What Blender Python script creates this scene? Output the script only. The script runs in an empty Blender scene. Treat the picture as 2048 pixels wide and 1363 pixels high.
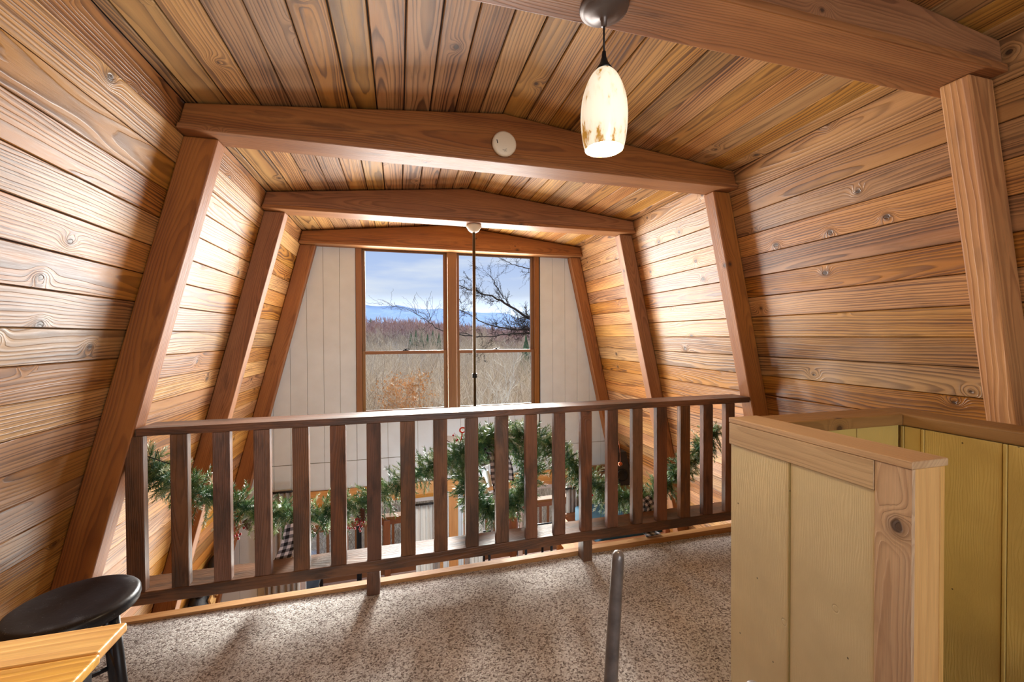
import bpy, math, random
import numpy as np
from mathutils import Vector, Matrix
R = random.Random(7)
NR = np.random.RandomState(11)
sc = bpy.context.scene
COL = sc.collection
PI = math.pi

# ------------------------------------------------------------------ camera
F, YAW, PITCH, ROLL, HC = 830.67, 0.264713, -0.011609, -0.004080, 1.30
cam = bpy.data.cameras.new('camera'); camo = bpy.data.objects.new('camera', cam); COL.objects.link(camo)
cam.sensor_width = 36; cam.lens = F / 2048 * 36; cam.clip_start = .02; cam.clip_end = 9000
fw = Vector((math.sin(YAW)*math.cos(PITCH), math.cos(YAW)*math.cos(PITCH), math.sin(PITCH)))
rt = Vector((math.cos(YAW), -math.sin(YAW), 0)); up = rt.cross(fw)
r2 = rt*math.cos(ROLL) + up*math.sin(ROLL); u2 = up*math.cos(ROLL) - rt*math.sin(ROLL)
M = Matrix((r2, u2, -fw)).transposed().to_4x4(); M.translation = (0, 0, HC)
camo.matrix_world = M
sc.camera = camo
# ------------------------------------------------------------------ view, exposure
sc.view_settings.view_transform = 'Standard'; sc.view_settings.look = 'None'
sc.view_settings.gamma = 1; sc.view_settings.use_curve_mapping = False
sc.view_settings.exposure = 0.2
sc.cycles.max_bounces = 8; sc.cycles.diffuse_bounces = 5; sc.cycles.glossy_bounces = 4
sc.cycles.transmission_bounces = 6; sc.cycles.transparent_max_bounces = 12
sc.cycles.sample_clamp_indirect = 6.0; sc.cycles.caustics_reflective = False; sc.cycles.caustics_refractive = False

def N(nt, t, **k):
    n = nt.nodes.new(t)
    for a, b in k.items():
        setattr(n, a, b)
    return n
def L(nt, a, b): nt.links.new(a, b)
# ------------------------------------------------------------------ world: winter sky with thin cloud
w = bpy.data.worlds.new('sky'); sc.world = w; w.use_nodes = True; nt = w.node_tree; nt.nodes.clear()
tc = N(nt, 'ShaderNodeTexCoord'); sp = N(nt, 'ShaderNodeSeparateXYZ'); L(nt, tc.outputs['Generated'], sp.inputs[0])
cr = N(nt, 'ShaderNodeValToRGB'); L(nt, sp.outputs['Z'], cr.inputs[0])
el = cr.color_ramp.elements
el[0].position = 0.0; el[0].color = (.84, .87, .90, 1)
el[1].position = 1.0; el[1].color = (.20, .36, .75, 1)
for p_, c_ in ((.06, (.80, .86, .95, 1)), (.12, (.56, .67, .93, 1)), (.2, (.44, .57, .90, 1)), (.5, (.33, .50, .88, 1))):
    e = el.new(p_); e.color = c_
mp = N(nt, 'ShaderNodeMapping'); mp.inputs['Scale'].default_value = (1.5, 1.5, 11); L(nt, tc.outputs['Generated'], mp.inputs[0])
nz = N(nt, 'ShaderNodeTexNoise'); nz.inputs['Scale'].default_value = 2.2; nz.inputs['Detail'].default_value = 5; L(nt, mp.outputs[0], nz.inputs[0])
cr2 = N(nt, 'ShaderNodeValToRGB'); L(nt, nz.outputs[0], cr2.inputs[0])
cr2.color_ramp.elements[0].position = .48; cr2.color_ramp.elements[1].position = .75
mx = N(nt, 'ShaderNodeMix', data_type='RGBA'); L(nt, cr2.outputs[0], mx.inputs[0]); L(nt, cr.outputs[0], mx.inputs[6]); mx.inputs[7].default_value = (.86, .89, .95, 1)
bg = N(nt, 'ShaderNodeBackground'); L(nt, mx.outputs[2], bg.inputs[0]); bg.inputs[1].default_value = 0.88
ow = N(nt, 'ShaderNodeOutputWorld'); L(nt, bg.outputs[0], ow.inputs[0])

def lamp(kind, name, loc, energy, color, rot=None, **k):
    d = bpy.data.lights.new(name, kind); d.energy = energy; d.color = color
    for a, b in k.items(): setattr(d, a, b)
    o = bpy.data.objects.new(name, d); COL.objects.link(o); o.location = loc
    if rot is not None: o.rotation_euler = rot
    return o
YW_L = 4.47
# hazy low winter sun beyond the end windows, a little right of the ridge
SUNAZ, SUNEL = 0.24, math.radians(17)
sd = Vector((math.sin(SUNAZ)*math.cos(SUNEL), math.cos(SUNAZ)*math.cos(SUNEL), math.sin(SUNEL)))
s_ = lamp('SUN', 'hazy_sun', (0, 30, 12), 13.5, (1, .95, .88), angle=math.radians(15))
s_.rotation_euler = sd.to_track_quat('Z', 'Y').to_euler()
# daylight at the end window, then unseen fill added behind the camera
lamp('AREA', 'end_window_daylight', (.55, YW_L, 1.34), 128, (1.0, .97, .92), rot=(math.radians(-90), 0, 0), shape='RECTANGLE', size=1.75, size_y=1.6)
lamp('AREA', 'rear_fill', (.5, -2.36, 1.35), 14, (.90, .95, 1.0), rot=(math.radians(90), 0, 0), shape='RECTANGLE', size=2.1, size_y=1.4, spread=math.radians(95))

# ------------------------------------------------------------------ measured frame of the room
ZB = 2.197                                  # underside of the beams
XL, SL, XR, SR = -1.4827, .2558, 2.4973, .2219
DPL, DPR = .1375, .1259
ZE_L, ZE_R, XP, ZP = 2.320, 2.309, .532, 2.4653
FR = [(-1.36, .158), (-.22, .158), (.9293, .1767), (2.0946, .1583), (3.2339, .1583), (4.335, .1583)]   # front Y and width of each beam
YW = 4.49; YB = -2.5; ZF = -2.4
def wl(z): return XL + SL*z
def wr(z): return XR - SR*z

# ------------------------------------------------------------------ object helpers
ORG = {}
def put(o, label=None, cat=None, group=None, kind=None):
    if label: o['label'] = label
    if cat: o['category'] = cat
    if group: o['group'] = group
    if kind: o['kind'] = kind
    return o
def thing(name, label, cat, loc=(0, 0, 0), group=None, kind=None):
    o = bpy.data.objects.new(name, None); COL.objects.link(o); o.location = loc
    o.empty_display_size = .1
    ORG[o.name] = Vector(loc)
    return put(o, label, cat, group, kind)
def copy_tree(o, loc, parent=None, label=None, rz=None):
    c = o.copy(); COL.objects.link(c)
    if parent is None:
        c.location = loc
        if rz is not None: c.rotation_euler.z = rz
        if label: c['label'] = label
    else: c.parent = parent
    for ch in list(o.children): copy_tree(ch, None, c)
    return c

class MB:
    """collects faces with two UV layers: metres along/across the grain, and a per-piece random pair"""
    def __init__(s): s.v = []; s.f = []; s.uv = []; s.rn = []; s.smooth = False
    def face(s, pts, uv, rn=(0, 0)):
        b = len(s.v); s.v += [tuple(p) for p in pts]; s.f.append(tuple(range(b, b+len(pts)))); s.uv += [tuple(u) for u in uv]; s.rn += [tuple(rn)]*len(pts)
    def solid(s, verts, faces, Ld, rn=None, c0=None, uo=None):
        Ld = Vector(Ld).normalized(); verts = [Vector(v) for v in verts]
        if rn is None: rn = (R.random(), R.random())
        cen = sum(verts, Vector())/len(verts) if c0 is None else Vector(c0)
        uo = R.random()*3 if uo is None else uo
        b = len(s.v); s.v += [tuple(v) for v in verts]
        for k, f in enumerate(faces):
            n = Vector((0, 0, 0))
            for i in range(len(f)):
                a_, b_ = verts[f[i]], verts[f[(i+1) % len(f)]]
                n += a_.cross(b_)
            if n.length < 1e-12: continue
            n.normalize(); side = n.cross(Ld)
            s.f.append(tuple(b+i for i in f))
            if side.length < .3:      # end grain
                t = Ld.orthogonal().normalized(); t2 = Ld.cross(t)
                for i in f:
                    d = verts[i]-cen; s.uv.append((uo+d.dot(t)*.15, d.dot(t2)))
            else:
                side.normalize(); o_ = .35*k if abs(n.z) < .99 else .17
                for i in f:
                    d = verts[i]-cen; s.uv.append((uo+d.dot(Ld), d.dot(side)+.013*k))
            s.rn += [rn]*len(f)
    def box(s, x0, x1, y0, y1, z0, z1, L_='x', rn=None, bev=0):
        ax = {'x': (1, 0, 0), 'y': (0, 1, 0), 'z': (0, 0, 1)}[L_]
        v = [(x, y, z) for x in (x0, x1) for y in (y0, y1) for z in (z0, z1)]
        f = [(0, 1, 3, 2), (4, 6, 7, 5), (0, 4, 5, 1), (2, 3, 7, 6), (0, 2, 6, 4), (1, 5, 7, 3)]
        s.solid(v, f, ax, rn); return s
    def prism(s, poly, ext, Ld, rn=None):
        """poly: list of 3-D points (a closed face), ext: extrusion vector"""
        poly = [Vector(p) for p in poly]; e = Vector(ext); n = len(poly)
        nn = Vector((0, 0, 0))
        for i in range(n): nn += poly[i].cross(poly[(i+1) % n])
        if nn.dot(e) > 0: poly = poly[::-1]
        v = poly + [p+e for p in poly]
        f = [tuple(range(n)), tuple(range(2*n-1, n-1, -1))] + [(i, i+n, (i+1) % n+n, (i+1) % n) for i in range(n)]
        s.solid(v, f, Ld, rn); return s
    def bar(s, a, b, wd, th, upv=(0, 0, 1), rn=None):
        a, b = Vector(a), Vector(b); d = (b-a).normalized(); sd_ = d.cross(Vector(upv)).normalized(); u = sd_.cross(d)
        p = [a+sd_*x*wd/2+u*y*th/2 for x, y in ((-1, -1), (1, -1), (1, 1), (-1, 1))]
        return s.prism(p, b-a, d, rn)
    def tube(s, pts, rad, n=8, rn=None, cap=True):
        pts = [Vector(p) for p in pts]; rn = rn or (R.random(), R.random())
        if not hasattr(rad, '__len__'): rad = [rad]*len(pts)
        b = len(s.v); ref = None; run = 0
        for i, p in enumerate(pts):
            d = (pts[min(i+1, len(pts)-1)]-pts[max(i-1, 0)]).normalized()
            if ref is None: ref = d.orthogonal().normalized()
            ref = (ref-d*ref.dot(d)).normalized(); q = d.cross(ref)
            for k in range(n):
                a = 2*PI*k/n; s.v.append(tuple(p+(ref*math.cos(a)+q*math.sin(a))*rad[i]))
        ln = [0]
        for i in range(1, len(pts)): ln.append(ln[-1]+(pts[i]-pts[i-1]).length)
        for i in range(len(pts)-1):
            for k in range(n):
                k2 = (k+1) % n
                s.f.append((b+i*n+k, b+i*n+k2, b+(i+1)*n+k2, b+(i+1)*n+k))
                w_ = 2*PI*rad[i]/n
                s.uv += [(ln[i], k*w_), (ln[i], (k+1)*w_), (ln[i+1], (k+1)*w_), (ln[i+1], k*w_)]; s.rn += [rn]*4
        if cap:
            s.f.append(tuple(b+k for k in range(n-1, -1, -1))); s.uv += [(0, 0)]*n; s.rn += [rn]*n
            e = b+(len(pts)-1)*n; s.f.append(tuple(e+k for k in range(n))); s.uv += [(0, 0)]*n; s.rn += [rn]*n
        return s
    def lathe(s, prof, c=(0, 0, 0), n=32, rn=(0, 0), ax='z'):
        """prof: list of (radius, height)"""
        b = len(s.v); c = Vector(c)
        for r, h in prof:
            for k in range(n):
                a = 2*PI*k/n; p = (r*math.cos(a), r*math.sin(a), h)
                if ax == 'y': p = (r*math.cos(a), h, r*math.sin(a))
                if ax == 'x': p = (h, r*math.cos(a), r*math.sin(a))
                s.v.append(tuple(c+Vector(p)))
        for i in range(len(prof)-1):
            for k in range(n):
                k2 = (k+1) % n
                s.f.append((b+i*n+k, b+i*n+k2, b+(i+1)*n+k2, b+(i+1)*n+k))
                s.uv += [(k/n, prof[i][1]), ((k+1)/n, prof[i][1]), ((k+1)/n, prof[i+1][1]), (k/n, prof[i+1][1])]; s.rn += [rn]*4
        return s
    def build(s, name, mat, parent=None, bevel=0, smooth=False, segs=2, autos=None):
        me = bpy.data.meshes.new(name); me.from_pydata(s.v, [], s.f)
        o = bpy.data.objects.new(name, me); COL.objects.link(o)
        org = Vector((0, 0, 0))
        if parent is not None: o.parent = parent; org = ORG[parent.name]
        ORG[o.name] = org
        if org.length: me.transform(Matrix.Translation(-org))
        u = me.uv_layers.new(name='UVMap'); u.data.foreach_set('uv', np.array(s.uv, dtype=np.float32).ravel())
        r = me.uv_layers.new(name='Rnd'); r.data.foreach_set('uv', np.array(s.rn, dtype=np.float32).ravel())
        me.materials.append(mat); me.update()
        if smooth: me.polygons.foreach_set('use_smooth', [True]*len(me.polygons))
        if bevel:
            m = o.modifiers.new('bevel', 'BEVEL'); m.width = bevel; m.segments = segs; m.limit_method = 'ANGLE'; m.angle_limit = math.radians(35)
            m.use_clamp_overlap = True
        return o
def raw(name, verts, faces, mat, parent=None, smooth=False, rn=None):
    me = bpy.data.meshes.new(name)
    verts = np.asarray(verts, dtype=np.float32); faces = np.asarray(faces, dtype=np.int32)
    k = faces.shape[1]
    me.vertices.add(len(verts)); me.vertices.foreach_set('co', verts.ravel())
    me.loops.add(faces.size); me.loops.foreach_set('vertex_index', faces.ravel())
    me.polygons.add(len(faces)); me.polygons.foreach_set('loop_start', np.arange(0, faces.size, k, dtype=np.int32)); me.polygons.foreach_set('loop_total', np.full(len(faces), k, dtype=np.int32))
    me.update(calc_edges=True); me.validate()
    if rn is not None:
        r = me.uv_layers.new(name='Rnd'); r.data.foreach_set('uv', np.repeat(np.asarray(rn, dtype=np.float32), k, axis=0).ravel())
    o = bpy.data.objects.new(name, me); COL.objects.link(o); me.materials.append(mat)
    if smooth: me.polygons.foreach_set('use_smooth', [True]*len(me.polygons))
    if parent is not None:
        o.parent = parent; org = ORG[parent.name]; me.transform(Matrix.Translation(-org)); ORG[o.name] = org
    else: ORG[o.name] = Vector((0, 0, 0))
    return o

# ------------------------------------------------------------------ materials
def srgb(r, g, b):
    f = lambda c: c/12.92 if c <= .04045 else ((c+.055)/1.055)**2.4
    return (f(r/255), f(g/255), f(b/255), 1)
def newmat(name):
    m = bpy.data.materials.new(name); m.use_nodes = True; t = m.node_tree; t.nodes.clear()
    o = N(t, 'ShaderNodeOutputMaterial'); b = N(t, 'ShaderNodeBsdfPrincipled'); L(t, b.outputs[0], o.inputs[0])
    return m, t, b
def plain(name, col, rough=.6, metal=0, noise=0, nscale=20, bump=0, bscale=60, spec=.5, sheen=0):
    m, t, b = newmat(name)
    b.inputs['Base Color'].default_value = col; b.inputs['Roughness'].default_value = rough; b.inputs['Metallic'].default_value = metal
    b.inputs['Specular IOR Level'].default_value = spec
    if sheen: b.inputs['Sheen Weight'].default_value = sheen
    tc_ = N(t, 'ShaderNodeTexCoord')
    if noise:
        n = N(t, 'ShaderNodeTexNoise'); n.inputs['Scale'].default_value = nscale; n.inputs['Detail'].default_value = 4; L(t, tc_.outputs['Object'], n.inputs[0])
        mr = N(t, 'ShaderNodeMapRange'); L(t, n.outputs[0], mr.inputs[0]); mr.inputs[1].default_value = .3; mr.inputs[2].default_value = .7; mr.inputs[3].default_value = 1-noise; mr.inputs[4].default_value = 1+noise
        mu = N(t, 'ShaderNodeMix', data_type='RGBA', blend_type='MULTIPLY'); mu.inputs[0].default_value = 1; mu.inputs[6].default_value = col; L(t, mr.outputs[0], mu.inputs[7]); L(t, mu.outputs[2], b.inputs['Base Color'])
    if bump:
        n = N(t, 'ShaderNodeTexNoise'); n.inputs['Scale'].default_value = bscale; n.inputs['Detail'].default_value = 3; L(t, tc_.outputs['Object'], n.inputs[0])
        bp = N(t, 'ShaderNodeBump'); bp.inputs['Strength'].default_value = bump; bp.inputs['Distance'].default_value = .004; L(t, n.outputs[0], bp.inputs['Height']); L(t, bp.outputs[0], b.inputs['Normal'])
    return m
class G:
    """tiny maths-node helper"""
    def __init__(s, t): s.t = t
    def m(s, op, a, b=None, c=None, clamp=False):
        n = N(s.t, 'ShaderNodeMath', operation=op); n.use_clamp = clamp
        for i, x in enumerate((a, b, c)):
            if x is None: continue
            if isinstance(x, (int, float)): n.inputs[i].default_value = x
            else: L(s.t, x, n.inputs[i])
        return n.outputs[0]
    def vec(s, x, y, z=0.0):
        n = N(s.t, 'ShaderNodeCombineXYZ')
        for i, q in enumerate((x, y, z)):
            if isinstance(q, (int, float)): n.inputs[i].default_value = q
            else: L(s.t, q, n.inputs[i])
        return n.outputs[0]
    def noise(s, v, scale=1, detail=2, rough=.5):
        n = N(s.t, 'ShaderNodeTexNoise'); n.inputs['Scale'].default_value = scale; n.inputs['Detail'].default_value = detail; n.inputs['Roughness'].default_value = rough
        L(s.t, v, n.inputs[0]); return n.outputs[0]
    def rng(s, x, a, b, c=0, d=1, smooth=False):
        n = N(s.t, 'ShaderNodeMapRange'); n.interpolation_type = 'SMOOTHSTEP' if smooth else 'LINEAR'
        L(s.t, x, n.inputs[0])
        for i, q in enumerate((a, b, c, d)): n.inputs[i+1].default_value = q
        return n.outputs[0]
    def mix(s, f, a, b, bt='MIX'):
        n = N(s.t, 'ShaderNodeMix', data_type='RGBA', blend_type=bt)
        if isinstance(f, (int, float)): n.inputs[0].default_value = f
        else: L(s.t, f, n.inputs[0])
        for i, q in ((6, a), (7, b)):
            if isinstance(q, tuple): n.inputs[i].default_value = q
            else: L(s.t, q, n.inputs[i])
        return n.outputs[2]
def dust(m):
    t = m.node_tree; g = G(t); b = [n for n in t.nodes if n.type == 'BSDF_PRINCIPLED'][0]; tc_ = N(t, 'ShaderNodeTexCoord')
    src = b.inputs['Base Color'].links[0].from_socket
    n1 = g.noise(tc_.outputs['Object'], 260, 2, .7); n2 = g.noise(tc_.outputs['Object'], 14, 3, .6)
    f = g.m('MULTIPLY', g.rng(n1, .66, .74, 0, .7), g.rng(n2, .48, .6, 0, 1)); f = g.m('ADD', f, g.rng(n2, .6, .8, 0, .12))
    L(t, g.mix(f, src, srgb(190, 198, 210)), b.inputs['Base Color'])
def wood(name, light, late, red=None, F=105, late_amt=.75, knots=.5, kscale=3.0, rough=.42, bump=.35, var=.22, stain=.35, gray=0.0, depth=.05, dvar=.16, coat=0.0, spec=.5):
    """sawn softwood: cathedral growth rings around a wandering pith, knots that push the rings aside, per-board tone"""
    m, t, b = newmat(name); g = G(t)
    uv = N(t, 'ShaderNodeUVMap', uv_map='UVMap'); rn = N(t, 'ShaderNodeUVMap', uv_map='Rnd')
    s1 = N(t, 'ShaderNodeSeparateXYZ'); L(t, uv.outputs[0], s1.inputs[0]); s2 = N(t, 'ShaderNodeSeparateXYZ'); L(t, rn.outputs[0], s2.inputs[0])
    u, v, a, c = s1.outputs[0], s1.outputs[1], s2.outputs[0], s2.outputs[1]
    ua = g.m('MULTIPLY_ADD', a, 37.0, u); cb = g.m('MULTIPLY', c, 53.0)
    v0 = g.m('MULTIPLY_ADD', g.m('SUBTRACT', a, .5), .30, v)
    wand = g.m('SUBTRACT', g.noise(g.vec(g.m('MULTIPLY', ua, .7), cb), 1, 1), .5)
    vv = g.m('MULTIPLY_ADD', wand, .09, v0)
    dn = g.m('SUBTRACT', g.noise(g.vec(g.m('MULTIPLY', ua, .6), g.m('ADD', cb, 19.0)), 1, 2), .5)
    d = g.m('ABSOLUTE', g.m('MULTIPLY_ADD', dn, dvar, g.m('MULTIPLY_ADD', c, .05, depth-.02)))
    vo = N(t, 'ShaderNodeTexVoronoi', feature='F1', voronoi_dimensions='2D'); vo.inputs['Scale'].default_value = 1.0
    L(t, g.vec(g.m('MULTIPLY', ua, kscale), g.m('MULTIPLY_ADD', v, kscale*1.25, cb)), vo.inputs['Vector'])
    sc_ = N(t, 'ShaderNodeSeparateColor'); L(t, vo.outputs['Color'], sc_.inputs[0])
    en = g.m('GREATER_THAN', sc_.outputs[0], 1-knots)
    kd = g.m('DIVIDE', vo.outputs['Distance'], kscale)
    wob = g.noise(g.vec(g.m('MULTIPLY', ua, 30.0), g.m('MULTIPLY', v, 40.0), cb), 1, 1)
    kd = g.m('ADD', kd, g.m('MULTIPLY', g.m('SUBTRACT', wob, .5), .009))
    ks = g.m('MULTIPLY_ADD', sc_.outputs[1], .010, .0055)           # knot radius
    push = g.m('MULTIPLY', g.m('POWER', 2.718, g.m('MULTIPLY', g.m('POWER', g.m('DIVIDE', kd, .034), 2.0), -1.0)), en)
    r0 = g.m('SQRT', g.m('ADD', g.m('MULTIPLY', vv, vv), g.m('MULTIPLY', d, d)))
    w1 = g.m('SUBTRACT', g.noise(g.vec(g.m('MULTIPLY', ua, 5.0), g.m('MULTIPLY', v, 26.0), cb), 1, 2), .5)
    w2 = g.m('SUBTRACT', g.noise(g.vec(g.m('MULTIPLY', ua, 1.2), g.m('MULTIPLY', v, 6.0), cb), 1, 2), .5)
    r_ = g.m('MULTIPLY_ADD', w1, .008, g.m('MULTIPLY_ADD', w2, .026, g.m('MULTIPLY_ADD', push, .045, r0)))
    rv = g.noise(g.vec(g.m('MULTIPLY', r_, 42.0), cb), 1, 2, .6)
    ring = g.m('FRACT', g.m('MULTIPLY_ADD', rv, 2.6, g.m('MULTIPLY', r_, F*.85)))
    lw = g.rng(ring, .25, .86, 0, 1, True); cut = g.rng(ring, .90, 1.0, 1, 0)
    lw = g.m('MULTIPLY', lw, cut)
    patch = g.noise(g.vec(g.m('MULTIPLY', ua, 1.3), g.m('MULTIPLY', v, 12.0), g.m('ADD', cb, 3.0)), 1, 3)
    lw2 = g.m('MULTIPLY', lw, g.rng(patch, .3, .65, .35, 1.0))
    fib = g.noise(g.vec(g.m('MULTIPLY', ua, 9.0), g.m('MULTIPLY', v, 420.0), cb), 1, 3, .65)
    base = g.mix(g.rng(patch, .35, .7, 0, 1), light, red or light)
    base = g.mix(g.m('MULTIPLY', lw2, late_amt), base, late)
    base = g.mix(1.0, base, g.vec(*[g.rng(fib, .25, .75, .84, 1.12)]*3), 'MULTIPLY')
    if gray: 
        gn = g.noise(g.vec(g.m('MULTIPLY', ua, 2.6), g.m('MULTIPLY', v, 9.0), g.m('ADD', cb, 8.0)), 1, 5, .65)
        base = g.mix(g.m('MULTIPLY', g.rng(gn, .42, .66, 0, 1, True), gray), base, (.045, .028, .02, 1))
    # stains: irregular darker blotches
    st = g.noise(g.vec(g.m('MULTIPLY', ua, 3.2), g.m('MULTIPLY', v, 15.0), g.m('ADD', cb, 31.0)), 1, 4, .6)
    base = g.mix(g.m('MULTIPLY', g.rng(st, .56, .74, 0, 1, True), stain), base, tuple(x*.42 for x in late[:3])+(1,))
    # knots
    halo = g.m('MULTIPLY', g.rng(g.m('DIVIDE', kd, ks), 1.0, 2.6, 1, 0, True), en)
    base = g.mix(g.m('MULTIPLY', halo, .55), base, tuple(x*.6 for x in late[:3])+(1,))
    core = g.m('MULTIPLY', g.rng(g.m('DIVIDE', kd, ks), .75, 1.1, 1, 0, True), en)
    base = g.mix(g.m('MULTIPLY', core, .85), base, (.05, .022, .010, 1))
    b.inputs['Specular IOR Level'].default_value = spec
    hs = N(t, 'ShaderNodeHueSaturation'); L(t, base, hs.inputs['Color'])
    L(t, g.rng(a, 0, 1, 1-var, 1+var), hs.inputs['Value']); L(t, g.rng(c, 0, 1, .496, .512), hs.inputs['Hue']); L(t, g.rng(g.m('FRACT', g.m('MULTIPLY', a, 7.3)), 0, 1, .85, 1.08), hs.inputs['Saturation'])
    L(t, hs.outputs[0], b.inputs['Base Color'])
    h = g.m('MULTIPLY_ADD', fib, .25, g.m('MULTIPLY_ADD', lw, .7, g.m('MULTIPLY', core, -1.2)))
    bp = N(t, 'ShaderNodeBump'); bp.inputs['Strength'].default_value = bump; bp.inputs['Distance'].default_value = .0012; L(t, h, bp.inputs['Height']); L(t, bp.outputs[0], b.inputs['Normal'])
    L(t, g.rng(fib, .3, .7, rough-.06, rough+.14), b.inputs['Roughness'])
    if coat: b.inputs['Coat Weight'].default_value = coat; b.inputs['Coat Roughness'].default_value = .22
    return m
def painted(name, col, rough=.42, bump=.6, blot=.12):
    m, t, b = newmat(name); g = G(t)
    uv = N(t, 'ShaderNodeUVMap', uv_map='UVMap'); rn = N(t, 'ShaderNodeUVMap', uv_map='Rnd')
    s1 = N(t, 'ShaderNodeSeparateXYZ'); L(t, uv.outputs[0], s1.inputs[0]); s2 = N(t, 'ShaderNodeSeparateXYZ'); L(t, rn.outputs[0], s2.inputs[0])
    u, v, a, c = s1.outputs[0], s1.outputs[1], s2.outputs[0], s2.outputs[1]
    cb = g.m('MULTIPLY', c, 53.0)
    w1 = g.noise(g.vec(g.m('MULTIPLY', u, 3.0), g.m('MULTIPLY', v, 14.0), cb), 1, 3)
    rr = g.m('FRACT', g.m('MULTIPLY_ADD', w1, 9.0, g.m('MULTIPLY', v, 150.0)))
    f1 = g.noise(g.vec(g.m('MULTIPLY', u, 60.0), g.m('MULTIPLY', v, 500.0), cb), 1, 3, .6)
    f2 = g.noise(g.vec(g.m('MULTIPLY', u, 4.0), g.m('MULTIPLY', v, 5.0), cb), 1, 3, .6)
    base = g.mix(1.0, col, g.vec(*[g.rng(f2, .3, .7, 1-blot, 1+blot)]*3), 'MULTIPLY')
    # nail heads showing through the paint
    vo = N(t, 'ShaderNodeTexVoronoi', feature='F1', voronoi_dimensions='2D'); vo.inputs['Scale'].default_value = 1.0
    L(t, g.vec(g.m('MULTIPLY_ADD', u, 5.0, g.m('MULTIPLY', a, 31.0)), g.m('MULTIPLY_ADD', v, 6.0, cb)), vo.inputs['Vector'])
    sc_ = N(t, 'ShaderNodeSeparateColor'); L(t, vo.outputs['Color'], sc_.inputs[0])
    hole = g.m('MULTIPLY', g.rng(vo.outputs['Distance'], .010, .016, 1, 0), g.m('GREATER_THAN', sc_.outputs[0], .45))
    ringk = g.m('MULTIPLY', g.rng(g.m('ABSOLUTE', g.m('SUBTRACT', vo.outputs['Distance'], .045)), 0, .012, 1, 0), g.m('LESS_THAN', sc_.outputs[0], .35))
    base = g.mix(g.m('MULTIPLY', hole, .85), base, (.02, .012, .006, 1))
    L(t, base, b.inputs['Base Color'])
    h = g.m('MULTIPLY_ADD', f1, .5, g.m('MULTIPLY', g.rng(rr, .2, .8, 0, 1, True), g.rng(f2, .45, .6, 0, .8)))
    h = g.m('ADD', h, g.m('MULTIPLY', ringk, -1.5))
    bp = N(t, 'ShaderNodeBump'); bp.inputs['Strength'].default_value = bump; bp.inputs['Distance'].default_value = .0012; L(t, h, bp.inputs['Height']); L(t, bp.outputs[0], b.inputs['Normal'])
    b.inputs['Roughness'].default_value = rough
    return m

M_WALL = wood('plank_wall_pine', srgb(196, 140, 76), srgb(90, 51, 23), srgb(172, 112, 54), F=105, knots=.42, kscale=3.2, rough=.33, bump=.7, var=.22, late_amt=.95, spec=.65)
M_CEIL = wood('plank_ceiling_pine', srgb(196, 144, 82), srgb(82, 48, 26), srgb(172, 116, 60), F=95, knots=.22, kscale=2.6, rough=.5, var=.22, late_amt=.95, stain=.35)
M_BEAM = wood('beam_fir', srgb(164, 106, 58), srgb(92, 52, 27), srgb(142, 84, 42), F=150, knots=.35, kscale=2.2, rough=.5, var=.08, late_amt=.6, stain=.5)
M_POST = wood('post_fir', srgb(168, 102, 52), srgb(98, 50, 25), srgb(146, 82, 40), F=170, knots=.3, kscale=2.4, rough=.5, var=.06, late_amt=.55, stain=.5)
M_POSTR = wood('post_pine', srgb(204, 140, 82), srgb(146, 84, 42), srgb(190, 120, 66), F=110, knots=.25, kscale=2.4, rough=.55, var=.05, late_amt=.8, stain=.3, bump=.9)
M_RAIL = wood('rail_rough_oak', srgb(132, 86, 58), srgb(76, 46, 32), srgb(114, 70, 46), F=200, knots=.12, kscale=3, rough=.44, var=.18, late_amt=.5, stain=.8, gray=.75, bump=.8)
M_CURB = wood('curb_pine', srgb(205, 160, 110), srgb(160, 110, 66), srgb(190, 140, 92), F=150, knots=.05, rough=.6, var=.05, late_amt=.5, stain=.15)
M_PINE = wood('clear_pine', srgb(220, 162, 72), srgb(182, 118, 40), srgb(210, 146, 56), F=90, knots=.22, kscale=3, rough=.4, var=.04, late_amt=.5, stain=.1)
M_RAW = wood('rough_sawn_board', srgb(205, 170, 128), srgb(150, 108, 70), srgb(190, 150, 108), F=160, knots=.4, kscale=4, rough=.7, var=.04, late_amt=.6, stain=.45, bump=1.0)
M_CAP = wood('cap_board', srgb(198, 164, 124), srgb(150, 112, 78), srgb(186, 148, 108), F=140, knots=.12, rough=.5, var=.05, late_amt=.45, stain=.2)
M_CAPD = wood('dark_cap_board', srgb(158, 118, 76), srgb(112, 76, 44), srgb(146, 104, 62), F=140, knots=.12, rough=.45, var=.05, late_amt=.45, stain=.2)
M_TABLE = wood('table_pine', srgb(226, 168, 76), srgb(178, 112, 40), srgb(214, 146, 56), F=70, knots=.2, rough=.35, var=.06, late_amt=.6, stain=.15, coat=.3)
M_WIN = wood('window_wood', srgb(152, 108, 62), srgb(106, 72, 38), srgb(142, 96, 52), F=150, knots=0, rough=.45, var=.05, late_amt=.4, stain=.1)
M_HEAD = wood('header_wood', srgb(214, 154, 84), srgb(166, 108, 50), srgb(204, 138, 66), F=120, knots=.1, rough=.45, var=.06, late_amt=.5, stain=.1)
M_DECK = wood('deck_wood', srgb(196, 150, 122), srgb(150, 104, 80), srgb(186, 136, 106), F=120, knots=.1, rough=.7, var=.1, late_amt=.4)
M_DRAIL = wood('deck_rail_wood', srgb(168, 108, 66), srgb(120, 70, 40), srgb(150, 92, 54), F=120, knots=.1, rough=.7, var=.12, late_amt=.4)
M_PAINT = painted('olive_cream_paint', srgb(214, 196, 152))
M_PAINT2 = painted('mustard_paint', srgb(200, 172, 98), rough=.4)
M_PAINT3 = painted('olive_paint', srgb(158, 136, 82))
M_SIDE = plain('beige_siding', srgb(218, 237, 250), .6, noise=.04, nscale=6, bump=.1, bscale=150)
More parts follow.
